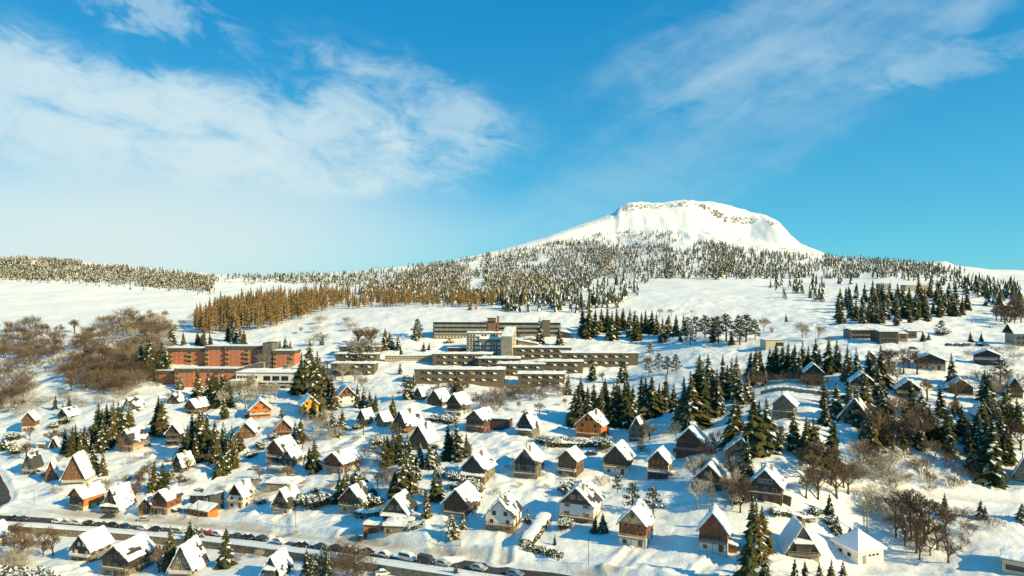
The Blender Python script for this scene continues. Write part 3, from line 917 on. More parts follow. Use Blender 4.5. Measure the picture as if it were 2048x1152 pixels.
def build_chalets():
    # --- left side (tile A)
    ch('A',118,205,190,212,262,322,240,'small brown house with cream ground floor and hipped snowy roof, leftmost','brown house on the far left',base='cream',balcony=0,name='house',shut='redbrown')
    ch('A',330,396,360,190,235,256,475,'black chalet under a low snowy roof with small lit side windows','black low chalet on the left',wall='black',balcony=0)
    ch('A',705,765,735,130,195,215,845,'white chalet with a large dark bare patch on its roof','white chalet with dark bare roof patch',wall='white',covr=0.55,balcony=0)
    ch('A',955,1030,985,105,152,167,1072,'black gabled chalet below the red hotel','black gabled chalet below the red hotel',wall='black',balcony=0,chim=1)
    ch('B',55,125,85,140,185,222,215,'brown chalet with snowy roof and balcony below the red hotel','brown chalet below the red hotel',wall='brown',chim=1,sidewall='dark')
    ch('A',670,768,718,312,385,440,876,'tan chalet with beige base, front terrace and half bare roof','tan chalet with half bare roof',wall='tan',base='beige',covr=0.55,covl=0.7,shut='redbrown',chim=0)
    ch('A',945,1035,990,280,337,405,1066,'black chalet with two stacked balconies','black chalet with two balconies',wall='black',balcony=2,rail='grey')
    ch('A',283,335,305,358,408,418,350,'tiny brown A-frame hut beside a flat snowy garage','tiny brown hut',wall='brown',balcony=0,name='hut')
    ch('A',130,196,162,448,535,570,265,'grey A-frame with an almost bare dark roof above a beige terrace','grey bare-roofed A-frame on the left',wall='grey',base=None,covr=0.12,covl=0.3,rail='beige',ratio=1.2)
    ch('A',250,332,290,487,598,606,352,'smaller front gable of the twin reddish A-frames','smaller twin A-frame',wall='redbrown',covl=0.75,covr=0.8,balcony=0,l_max=7)
    ch('A',352,494,430,458,596,622,530,'larger reddish A-frame of the twin pair with long white balcony','larger twin A-frame',wall='redbrown',rail='white',base='beige',floors=0.8,ratio=1.0,nwin=3,theta=-8)
    ch('A',990,1052,1015,452,525,560,1130,'brown windowless chalet under a thick even snow roof','brown windowless snowy chalet',wall='brown',balcony=0,chim=1)
    ch('A',395,482,437,645,700,772,626,'dark chalet with bright orange side wall and stilted balcony','chalet with bright orange side wall',wall='dark',sidewall='orange',gable='orange',base='cream',chim=1,rail='dark',floors=1.6)
    ch('A',585,692,632,648,768,788,800,'grey A-frame with snowy porch roof next to the orange-sided chalet','grey A-frame by the orange-sided chalet',wall='grey',covr=1.0,balcony=1,porch=2.6,ratio=1.2)
    ch('A',870,965,925,662,715,800,1066,'reddish brown chalet with snowy roof and long front terrace','reddish terrace chalet',wall='redbrown',base='beige',shut='dark',chim=1,closed=False)
    ch('A',785,880,835,705,755,800,915,'low reddish glazed annexe in front of the terrace chalet','low glazed annexe',wall='redbrown',glazed=True,balcony=0,l_max=6)
    ch('A',405,528,460,915,1002,1062,670,'black chalet on stilts with white deck below the road','black stilted chalet below the road',wall='dark',base='grey',rail='white',ratio=1.1,floors=1.6,closed=True)
    ch('A',578,748,652,975,1052,1150,925,'large black chalet with long wooden balcony below the road','large black chalet below the road',wall='black',base='stone',rail='grey',nwin=3,ratio=1.05,floors=2.2,frame='grey')
    ch('B',-35,115,58,975,1125,1148,212,'A-frame with snow-smudged roof and white balcony below the road','A-frame below the road',wall='grey',covr=0.8,rail='white',base='beige',floors=0.9,ratio=1.1)
    ch('A',-70,5,-30,850,935,985,68,'chalet cut by the left edge below the road, snowy roof','chalet at the left edge',wall='beige',balcony=0,ratio=1.1)
    # --- tile B
    ch('B',420,556,490,143,200,246,400,'orange-red chalet with white balcony and shaded left roof','orange-red chalet below the white hall',wall='orange',rail='white',shut='redbrown',ratio=1.0,theta=-22,chim=0)
    ch('B',722,828,775,122,172,232,700,'bright yellow chalet with two small windows','bright yellow chalet',wall='yellow',base='beige',balcony=0,ratio=1.0,theta=-25,covl=1.0,frame='dark')
    ch('B',922,1046,985,63,128,168,905,'white chalet with brown gable panel on the slope','white chalet with brown gable',wall='white',gable='brown',balcony=0,ratio=1.0,theta=-24,frame='dark')
    ch('B',345,465,445,272,335,365,505,'low brown chalet half hidden by spruces, patchy roof','low brown chalet behind spruces',wall='brown',covr=0.85,balcony=0,theta=-10)
    ch('B',568,672,630,253,305,345,560,'small chestnut chalet with orange shutters and long balcony','chestnut chalet with orange shutters',wall='redbrown',rail='grey',shut='orange',theta=-16,ratio=1.0)
    ch('B',525,622,577,368,430,502,716,'brick-brown chalet with pale balcony and blotchy snow roof','brick-brown chalet with pale balcony',wall='redbrown',base='slate_wood',rail='cream_wood',covr=0.86,shut='dark')
    ch('B',610,682,650,430,480,525,748,'dark annexe chalet joined to the brick-brown chalet','dark annexe chalet',wall='dark',balcony=0,l_max=9)
    ch('B',850,968,905,443,500,562,1086,'brown chalet with two chimneys on a smooth snowy roof','brown chalet with two chimneys',wall='redbrown',base='beige',chim=2,rail='brown',sidewall='brown',ratio=1.05,closed=True,shut='dark')
    ch('B',300,398,347,622,700,762,476,'white chalet with black gable and snowy front balcony','white chalet with black gable',wall='white',gable='black',base='white',chim=1,rail='cream_wood',frame='dark',ratio=1.1)
    ch('B',558,662,612,653,752,790,745,'dark A-frame with patchy snow roof and white-pillared ground floor','dark A-frame with patchy roof',wall='dark',base='white',floors=1.3,covr=0.72,chim=1,ratio=1.15,door='red')
    ch('B',940,1076,1005,638,720,792,1180,'dark wooden chalet with speckled half-melted roof and orange shutters','speckled-roof chalet',wall='dark',base='beige',covr=0.6,covl=0.7,shut='orange',chim=1,ratio=1.05)
    ch('B',500,612,552,1035,1140,1165,692,'A-frame poking up behind the lower bushes, blotchy snow roof','blotchy-roofed A-frame below the road',wall='grey',covr=0.85,balcony=0,dormer=True,ratio=1.1)
    # --- tile C
    ch('C',370,420,400,70,118,140,480,'small brown chalet, left of the three in a row below the grey hotel','left of the three chalets in a row',wall='redbrown',balcony=1,rail='brown')
    ch('C',440,530,487,85,150,176,592,'dark chalet, middle of the three in a row below the grey hotel','middle of the three chalets in a row',wall='dark',balcony=0,ratio=1.05)
    ch('C',550,642,597,107,172,232,707,'dark chalet, right of the three in a row, with stepped balconies','right of the three chalets in a row',wall='dark',base='white',balcony=2,porch=1.9,chim=0,ratio=1.05)
    ch('C',250,332,287,205,290,332,440,'brown chalet with thick snow roof and stove pipe, upper of a pair','upper chalet of the stepped pair',wall='brown',chim=1,balcony=1,rail='orange')
    ch('C',335,452,385,288,385,427,520,'dark brown chalet with brick chimney, lower of a pair','lower chalet of the stepped pair',wall='brown',base='stone',floors=1.0,chim=1,balcony=0,ratio=1.0)
    ch('C',660,772,715,203,258,326,858,'dark chalet with wraparound balcony and a flat-roofed veranda','chalet with flat-roofed veranda',wall='dark',base='redbrown',rail='tan',nwin=3,ratio=1.1)
    ch('C',952,1052,1012,213,300,346,1102,'weathered grey A-frame with glazed front and streaked snow roof','weathered grey glazed A-frame',wall='grey',covr=0.8,glazed=True,balcony=1,porch=2.3,base='grey',floors=1.5,ratio=1.1)
    ch('C',635,778,692,458,542,612,850,'slate-grey chalet with red windows and rubble stone flank','slate-grey chalet with red windows',wall='slate_wood',base='stone',sidewall='stone',frame='white',shut='redbrown',chim=1,balcony=0,porch=2.4,ratio=1.1)
    ch('C',930,1078,1003,422,510,590,1132,'chalet with tall glass gable and wooden balcony','chalet with tall glass gable',wall='grey',glazed=True,base='grey',floors=1.7,rail='grey',chim=2,ratio=1.2)
    ch('C',528,692,602,653,745,812,770,'dark plank chalet with white base and corner balcony','dark plank chalet with corner balcony',wall='dark',base='white',rail='dark',floors=1.3,ratio=1.05,closed=True,shut='dark')
    ch('C',768,948,850,712,812,888,1005,'white chalet with wine-red door, stone base and bare roof patch','white chalet with wine-red door',wall='white',base='stone',covr=0.6,chim=2,frame='redbrown',rail='brown',door='red',ratio=1.05,floors=1.5)
    ch('C',180,335,257,693,792,832,405,'green-fronted A-frame with snowy porch roof and dark slates','green-fronted A-frame',wall='green',covr=0.6,covl=0.3,balcony=0,porch=1.6,ratio=1.1,nwin=1)
    ch('C',45,95,70,196,255,292,152,'squat chalet with rounded thick snow roof, left one above the bank','left squat snowy chalet',wall='grey',balcony=1,rail='grey',chim=-1)
    ch('C',145,200,170,212,265,295,255,'squat chalet with thick snow roof, right one above the bank','right squat snowy chalet',wall='grey',balcony=0)
    # --- tile D
    ch('D',288,442,368,218,290,358,496,'bright orange log chalet with long balcony in front of the pines','bright orange log chalet',wall='orange',rail='orange',frame='dark',chim=1,ratio=1.05,zbal=1.7)
    ch('D',590,692,645,243,335,377,722,'pale grey A-frame with dark bare roof and wooden balcony','pale grey A-frame in mid slope',wall='grey',covr=0.22,covl=0.9,rail='grey',base='grey',floors=1.0,ratio=1.1)
    ch('D',858,1022,942,302,387,462,1050,'dark red chalet with two red balconies','dark red chalet with two balconies',wall='dark',base='redbrown',rail='redbrown',balcony=2,nwin=3,ratio=1.1,shut='redbrown')
    ch('D',182,302,238,430,487,576,355,'brown cube-like chalet with pale balcony, left of the terrace row','brown cube-like chalet',wall='brown',rail='white',base='brown',floors=1.8,ratio=1.0)
    ch('D',443,596,525,402,487,568,638,'dark brown chalet on a white base with front balcony','dark brown chalet on white base',wall='dark',base='white',rail='cream_wood',ratio=1.1)
    ch('D',696,828,765,432,502,596,858,'brown chalet with orange shutters and long white balcony','brown chalet with orange shutters',wall='brown',base='dark',rail='white',closed=True,shut='orange',nwin=3,ratio=1.1,sidewall='cream')
    ch('D',972,1136,1060,512,592,662,1165,'dark reddish chalet behind bare trees with plain balcony','reddish chalet behind bare trees',wall='redbrown',base='dark',rail='grey',ratio=1.1,closed=True,shut='dark')
    ch('D',188,402,297,645,748,842,468,'black and white chalet with bare roof strip and wooden balcony','black and white chalet',wall='white',gable='dark',base='stone',covr=0.68,covl=0.95,shut='orange',chim=2,rail='tan',ratio=1.05,floors=1.5,frame='white')
    ch('D',527,705,618,766,862,980,757,'chalet with cream gable, orange shutters and white base','cream-gabled chalet',wall='redbrown',gable='cream_wood',base='white',rail='cream_wood',shut='orange',door='redbrown',covr=0.85,ratio=1.15,nwin=2,floors=2.4)
    ch('E',-18,168,75,786,902,1010,188,'brick-brown chalet on white base with pale balcony beside the dark tree column','brick-brown chalet by the tree column',wall='redbrown',base='white',rail='grey',closed=True,shut='redbrown',door='redbrown',ratio=1.15)
    # --- tile E
    ch('E',408,548,476,112,176,247,568,'grey-brown chalet above the spruces in full view of the fence','grey-brown chalet by the panel fence',wall='grey',base='grey',rail='tan',ratio=1.1,closed=True,shut='grey')
    ch('E',788,982,888,133,256,287,1002,'broad grey A-frame with dark doorway on white base','broad grey A-frame',wall='grey',base='white',floors=1.1,covl=0.9,ratio=1.1,nwin=3,balcony=0,rel=5)
    ch('E',133,342,235,362,447,482,350,'grey gabled chalet hidden behind a tall spruce','grey chalet behind a tall spruce',wall='grey',balcony=0,base='beige',rel=5,floors=1.0)
    ch('E',268,478,375,542,642,722,488,'dark chalet with white-flecked windows and balcony above the tree column','dark chalet above the tree column',wall='dark',rail='brown',base='dark',rel=6,nwin=3,chim=1)
    ch('E',482,690,578,862,1025,1045,455,'steep A-frame with snowy curved bay roof at the bottom','steep bottom A-frame with bay roof',wall='grey',dormer=True,balcony=1,rail='grey',rel=-16,ratio=0.9,chim=1,base='beige',floors=0.8,zbal=0.9)
    # --- right side
    ch('R',183,377,280,763,835,915,160,'black chalet with bright ground-floor windows and snow-edged roof','black chalet with bright ground floor',wall='black',base='beige',rail='grey',rel=-6,balcony=1)
    ch('R',520,720,620,818,888,958,500,'brown chalet with pale balcony front, second in the right row','brown chalet with pale balcony front',wall='dark',rail='cream_wood',base='brown',rel=-7)
    ch('R',910,1112,1015,812,877,920,905,'dark chalet with stove pipe under a wide low roof','dark chalet with stove pipe',wall='dark',balcony=0,chim=1,rel=-9)
    ch('R',1335,1479,1405,797,905,945,1325,'slim dark A-frame with pale balcony near the right edge','slim A-frame near the right edge',wall='slate_wood',rail='cream_wood',rel=-10)
    ch('R',632,785,705,937,1055,1095,625,'narrow A-frame with stacked white balconies among bare trees','narrow A-frame among bare trees',wall='dark',balcony=1,rail='white',dormer=True,rel=-5,base='beige',floors=0.9)
    ch('R',1110,1240,1160,988,1075,1115,1080,'A-frame with shaded left roof hidden behind dark spruces on the right','A-frame behind the right spruces',wall='grey',balcony=0,rel=-22)
    ch('F',930,1075,1002,470,588,618,1090,'grey A-frame cut by the right edge','A-frame at the right edge',wall='grey',balcony=0,rel=6)
    ch('R',655,905,780,623,672,742,920,'wide dark chalet with cream ground floor and broad low roof','wide dark chalet with broad roof',wall='dark',base='cream',rail='brown',nwin=4,rel=-3,shut='redbrown')
    ch('R',1098,1312,1182,593,632,707,1320,'wide black two-storey chalet in front of the upper car park','wide black chalet by the car park',wall='black',base='slate_wood',rail='white',nwin=4,rel=-3,frame='beige')
    ch('R',298,385,342,610,655,705,390,'small reddish chalet peeping between dark spruces','reddish chalet between spruces',wall='redbrown',balcony=0,rel=3)
    ch('S',1505,1697,1605,588,668,775,1712,'dark blue-grey chalet with amber base above the panel fence','blue-grey chalet above the panel fence',wall='slate_wood',base='tan',floors=1.8,rel=-6,rail='white')

build_chalets()

def flat_box(name, t, x0, x1, y_top, y_base, depth, label, short, cat, wall, snow=0.5, theta=0, openings=(), roofov=0.35):
    """low flat-roofed building, given by its front in tile pixels"""
    o = T[t]; X0 = o[0]+x0/o[2]; X1 = o[0]+x1/o[2]; YT = o[1]+y_top/o[2]; YB = o[1]+y_base/o[2]
    P = g((X0+X1)/2, YB); m = P.y/F; u = P.x/P.y; th = math.radians(theta)
    w = (X1-X0)*m/(math.cos(th)+u*math.sin(th)); h = (YB-YT)*m
    r = root(name, P, -th, label, cat); LAND.append(((X0+X1)/2, (YT+YB)/2, short))
    obj('wall', MB().box(-w/2, w/2, 0, depth, -4, h), wallmat(wall), r)
    ro = obj('roof', MB().box(-w/2-roofov, w/2+roofov, -roofov, depth+roofov, h+0.004, h+0.16), SLATE, r)
    snow_slope('snow_cover', ro, (-w/2-roofov, -roofov, h+0.16), (w/2+roofov, -roofov, h+0.16), (-w/2-roofov, depth+roofov, h+0.16), (0, 0, 1), 1.0, int(X0*3+YT), snow, 10, 6)
    for kind, fx, fz, ww, hh in openings:
        x = (fx-0.5)*w
        if kind == 'door': obj('door', MB().box(-ww/2, ww/2, -0.08, 0.02, 0, hh), wallmat('dark'), r, (x, 0, 0.05))
        elif kind == 'garage':
            dm = MB()
            for k in range(5): dm.box(-ww/2, ww/2, -0.07, 0.02, k*hh/5+0.02, (k+1)*hh/5-0.02)
            obj('garage_door', dm, wallmat('brown'), r, (x, 0, 0.05))
        else: window(r, x, 0, fz, ww, hh, 0, 'dark')
    return r

flat_box('garage','B',1080,1185,862,908,6,'orange timber garage with snow on its flat roof by the road','orange timber garage','garage','orange',0.5,8,(('garage',0.5,0,2.6,1.6),))
flat_box('shed','C',195,310,868,908,6,'low stone shed buried in snow beside a hedge','low stone shed','shed','stone',0.9,5,(('door',0.2,0,0.9,1.3),))
flat_box('shed','C',275,360,838,862,5,'low white lean-to shed with snow on top behind the stone shed','low white lean-to','shed','white',0.6,6,(('win',0.4,0.5,0.8,0.5),))
flat_box('shed','B',520,690,625,660,7,'round-topped stone shed under a deep snow cushion','snow-cushioned stone shed','shed','stone',1.1,10,())
flat_box('garage','A',205,282,398,420,6,'flat pale garage half buried in snow beside the tiny hut','flat pale garage','garage','cream',0.6,4,(('garage',0.4,0,2.4,1.4),))
flat_box('garage','S',1160,1335,372,432,9,'cream garage block with open dark bay beside the upper road','cream garage block','garage','cream',0.25,0,(('win',0.75,0.6,3.6,1.8),))
flat_box('building','F',870,1080,1072,1150,12,'cream building with snowy flat roof in the bottom right corner','cream building in the bottom right corner','building','cream',0.5,36,(('win',0.25,1.0,2.0,1.1),('win',0.52,1.0,2.0,1.1),('win',0.8,1.0,2.0,1.1)))
flat_box('veranda','C',770,908,252,318,6,'open flat-roofed wooden veranda attached beside the dark chalet','open wooden veranda','veranda','dark',0.4,16,(('win',0.25,1.8,1.8,0.9),('win',0.7,1.8,1.8,0.9)))

def modern_house():
    # black cube house with orange strip and two snowy lean-to roofs
    X, Y = tp('B', 130, 800); P = g(X, Y); m = P.y/F
    r = root('house', P, -0.45, 'modern black house with orange strip and snow-covered lean-to roofs', 'house'); LAND.append((X, Y-18, 'modern black house'))
    b = MB().prism([(-6.5, -3), (4.0, -3), (4.0, 6.6), (-6.5, 5.2)], 2, 8); obj('wall', b, wallmat('slate_wood'), r)
    ro = obj('roof', MB().slab([(-6.9, 1.6, 5.2), (4.4, 1.6, 6.7), (4.4, 8.4, 6.7), (-6.9, 8.4, 5.2)], (0, 0, 0.18)), SLATE, r)
    snow_slope('snow_cover', ro, (-6.9, 1.6, 5.38), (4.4, 1.6, 6.88), (-6.9, 8.4, 5.38), (-0.13, 0, 0.99), 0.9, 77, 0.3)
    obj('accent_panel', MB().box(-3.2, -1.6, 1.94, 2.02, 0.6, 5.2), wallmat('orange'), r)
    ex = MB().box(-1.4, 8.0, -2.4, 1.9, -3, 2.7); obj('annexe_wall', ex, wallmat('orange'), r)
    lo = obj('lean_to_roof', MB().slab([(-1.7, 1.93, 4.2), (8.3, 1.93, 4.2), (8.3, -2.8, 2.7), (-1.7, -2.8, 2.7)], (0, 0, 0.15)), SLATE, r)
    snow_slope('snow_cover', lo, (-1.7, 1.93, 4.35), (8.3, 1.93, 4.35), (-1.7, -2.8, 2.85), (0, -0.3, 0.95), 1.0, 78, 0.4)
    pt = MB()
    for x in (-6.4, -4.2, -2.0): pt.tube((x, -1.9, -3), (x, -1.9, 2.1), 0.12, 0.12)
    obj('porch_post', pt, wallmat('dark'), r)
    po = obj('porch_roof', MB().slab([(-6.9, 1.9, 2.5), (-1.75, 1.9, 2.5), (-1.75, -2.4, 2.1), (-6.9, -2.4, 2.1)], (0, 0, 0.12)), SLATE, r)
    snow_slope('snow_cover', po, (-6.9, 1.9, 2.62), (-1.75, 1.9, 2.62), (-6.9, -2.4, 2.22), (0, -0.1, 1), 1.0, 79, 0.3)
    for x in (0.4, 2.6, 4.8, 6.8): window(r, x, -2.4, 1.0, 1.2, 1.0, 0, 'dark')
    window(r, 1.6, 2.0, 4.7, 1.8, 0.9, 0, 'white'); window(r, -5.2, 2.0, 0.5, 1.3, 1.9, 0, 'grey')
    obj('chimney', MB().box(-4.6, -3.8, 5, 5.8, 5, 7.2), wallmat('dark'), r)
modern_house()

def terrace(label, X, Y, w, d, h, rz, short):
    P = g(X, Y); r = root('terrace', P, rz, label, 'terrace'); LAND.append((X, Y, short))
    obj('deck', MB().box(-w/2, w/2, -d/2, d/2, h-0.2, h), wallmat('grey'), r)
    ps = MB()
    for x in (-w/2+0.2, 0, w/2-0.2):
        for y in (-d/2+0.2, d/2-0.2): ps.tube((x, y, -3), (x, y, h-0.2), 0.1, 0.1)
    obj('post', ps, wallmat('dark'), r)
    railing(r, [(-w/2, d/2), (-w/2, -d/2), (w/2, -d/2), (w/2, d/2)], h, wallmat('grey'))
    snow_slope('snow_cover', r, (-w/2+0.1, -d/2+0.1, h), (w/2-0.1, -d/2+0.1, h), (-w/2+0.1, d/2-0.1, h), (0, 0, 1), 1.0, 5, 0.5, 8, 5)
X, Y = tp('B', 605, 545); terrace('wooden terrace deep in snow in front of the dark annexe chalet', X, Y+3, 9.5, 4.5, 1.5, -0.15, 'snowy terrace')

def hip_hut():
    # white hut with pyramid roof
    X, Y = tp('F', 120, 1080); P = g(X, Y); m = P.y/F
    r = root('hut', P, 0.33, 'white hut with a snowy pyramid roof near the bottom right', 'hut'); LAND.append((X, Y-15, 'white pyramid-roofed hut'))
    w, l, h, H = 8.6, 8.6, 3.6, 7.4
    obj('wall', MB().box(-w/2, w/2, 0, l, -3, h), wallmat('white'), r)
    e = 0.6
    c = [(-w/2-e, -e, h-0.1), (w/2+e, -e, h-0.1), (w/2+e, l+e, h-0.1), (-w/2-e, l+e, h-0.1)]
    ap = (0, l/2, H)
    rb = MB(); 
    for k in range(4): rb.tri(c[k], c[(k+1) % 4], ap)
    rb.quad(c[3], c[2], c[1], c[0])
    ro = obj('roof', rb, SLATE, r)
    sb = MB(); c2 = [(p[0]*1.02, l/2 + (p[1]-l/2)*1.02, p[2]+0.38) for p in c]; a2 = (0, l/2, H+0.45)
    n = 9
    for k in range(4):
        A, B = Vector(c2[k]), Vector(c2[(k+1) % 4]); C = Vector(a2)
        def pt(i, j): # i along edge, j up
            q = A.lerp(B, i/n) if j == 0 else A.lerp(C, j/n).lerp(B.lerp(C, j/n), 0 if j == n else i/n)
            return q
        for j in range(n):
            for i in range(n):
                sb.quad(pt(i, j), pt(i+1, j), pt(i+1, j+1), pt(i, j+1))
        sb.quad(c[k], c[(k+1) % 4], c2[(k+1) % 4], c2[k])
    obj('snow_cover', sb, SNOW, ro)
    obj('door', MB().box(-0.6, 0.6, -0.08, 0.02, 0, 2.2), plain('grey_door', (0.25, 0.26, 0.25)), r, (-2.2, 0, 0.2))
    for x in (-0.4, 0.9, 2.2): window(r, x, 0, 2.0, 0.6, 0.4, 0, 'dark')
    window(r, -w/2, 3.0, 1.4, 1.0, 0.9, -math.pi/2, 'dark')
    window(r, -w/2, 6.0, 1.4, 1.0, 0.9, -math.pi/2, 'dark')
hip_hut()

# ------------------------------------------------------------------ hotels
GREYCLAD = cladding('weathered_shingle', (0.125, 0.102, 0.068), 1.2, 0.6)
REDWALL = plain('red_render', (0.50, 0.155, 0.068), 0.85, 0.1, 0.5)
DARKFASCIA = cladding('dark_metal_fascia', (0.085, 0.083, 0.065), 0.6, 2.5)
OLIVE = plain('olive_balcony', (0.30, 0.23, 0.10), 0.8, 0.15, 0.7)
TOWERCLAD = cladding('tower_panels', (0.135, 0.125, 0.10), 0.8, 0.8)

def oriel_mesh():
    def f():
        mb = MB()
        # bay tapering to the right, its sunlit side put in as a white wedge
        a = [(0, -0.8, 0.35), (0.22, -0.8, 0.35), (0.22, -0.8, 1.15), (0, -0.8, 1.15), (0, -0.02, 0.35), (2.0, -0.02, -0.05), (2.0, -0.02, 0.35), (0, -0.02, 1.15)]
        mb.v += a
        for q in ((0,1,2,3),(1,5,6,2),(3,2,6,7),(0,4,5,1),(4,0,3,7)): mb.f.append(q); mb.mi.append(0)
        return mb.mesh('oriel', wallmat('white'))
    return shared('oriel', f)
def porthole_mesh():
    def f():
        mb = MB(); n = 10; k = len(mb.v)
        pts = [(0.55*math.cos(2*math.pi*i/n), 0.45*math.sin(2*math.pi*i/n)) for i in range(n)]
        mb.prism(pts, -0.04, 0.02); return mb.mesh('pane', GLASS)
    return shared('port', f)
def oriel(parent, x, z):
    o = link('oriel', oriel_mesh(), parent, (x, 0, z))
    link('pane', shared('opane', lambda: MB().box(0.03, 0.19, -0.83, -0.78, 0.5, 1.0).mesh('pane', GLASS)), o)
    link('pane', porthole_mesh(), o, (-0.75, 0, 0.65))
    return o

def place_block(x0, x1, yt, yb, theta=0.0):
    P = g((x0+x1)/2, yb); m = P.y/F; th = math.radians(theta); u = P.x/P.y
    w = (x1-x0)*m/(math.cos(th)+u*math.sin(th)); h = (yb-yt)*m
    return P, -th, w, h

def annexe_block(x0, x1, yt, yb, label, short, ncol, floors=2, depth=11, theta=3, plain_right=0.0, plain_left=0.06):
    """low shingled hotel wing with flaring ends, window pairs and oriels coloured white as if sunlit"""
    P, rz, w, h = place_block(x0, x1, yt, yb, theta)
    r = root('hotel_wing', P, rz, label, 'building', 'wings of the grey holiday hotel'); LAND.append(((x0+x1)/2, (yt+yb)/2, short))
    fl = 0.55
    body = MB().prism([(-w/2+fl, -5), (w/2-fl, -5), (w/2-fl, 0), (w/2, h), (-w/2, h), (-w/2+fl, 0)], 0, depth)
    obj('wall', body, GREYCLAD, r)
    obj('fascia', MB().box(-w/2-0.25, w/2+0.25, -0.35, depth+0.25, h+0.004, h+0.3), DARKFASCIA, r)
    snow_slope('snow_cover', r, (-w/2-0.25, -0.35, h+0.3), (w/2+0.25, -0.35, h+0.3), (-w/2-0.25, depth+0.25, h+0.3), (0, 0, 1), 1.0, int(x0), 0.75, 14, 6)
    sf = h/floors
    a = -w/2 + w*plain_left + 0.8; b = w/2 - w*plain_right - 0.8
    step = (b-a)/ncol
    for k in range(floors):
        z = k*sf + sf*0.42
        for i in range(ncol):
            x = a + i*step
            window(r, x + step*0.15, 0, z, min(1.7, step*0.3), min(1.35, sf*0.46), 0, 'dark')
            oriel(r, x + step*0.58, z - 0.15)
        # sill board under each storey
        obj('sill_board', MB().box(a-0.4, b, -0.16, -0.003, k*sf + sf*0.30, k*sf + sf*0.36), wallmat('grey'), r)
    return r

def band_block(x0, x1, yt, yb, label, short, floors, bays, depth=12, theta=2, mat=None, groundwhite=True, name='hotel_block', parts=True):
    P, rz, w, h = place_block(x0, x1, yt, yb, theta)
    r = root(name, P, rz, label, 'building', None); LAND.append(((x0+x1)/2, (yt+yb)/2, short))
    obj('wall', MB().box(-w/2, w/2, 0, depth, -5, h), mat or GREYCLAD, r)
    obj('fascia', MB().box(-w/2-0.3, w/2+0.3, -0.5, depth+0.3, h+0.004, h+0.35), DARKFASCIA, r)
    snow_slope('snow_cover', r, (-w/2-0.3, -0.5, h+0.35), (w/2+0.3, -0.5, h+0.35), (-w/2-0.3, depth+0.3, h+0.35), (0, 0, 1), 1.0, int(x0), 0.5, 14, 5)
    sf = h/floors; bw = (w-2.0)/bays
    for k in range(floors):
        z = k*sf
        low = k == 0 and groundwhite
        if low: obj('ground_strip', MB().box(-w/2+1.0, w/2-0.4, -0.10, -0.003, 0.2, sf*0.75), wallmat('cream'), r)
        else: obj('spandrel', MB().box(-w/2+0.8, w/2-0.2, -0.42, -0.003, z-0.1, z+sf*0.48), wallmat('concrete') if mat is None else mat, r)
        for i in range(bays):
            x = -w/2 + 1.0 + (i+0.5)*bw
            if low:
                for q in (-0.25, 0.25): window(r, x+q*bw, -0.10, 0.55, 0.9, sf*0.5, 0, 'white')
            else:
                wd = bw*0.84
                window(r, x, -0.02, z+sf*0.50, wd, sf*0.40, 0, 'dark')
    return r

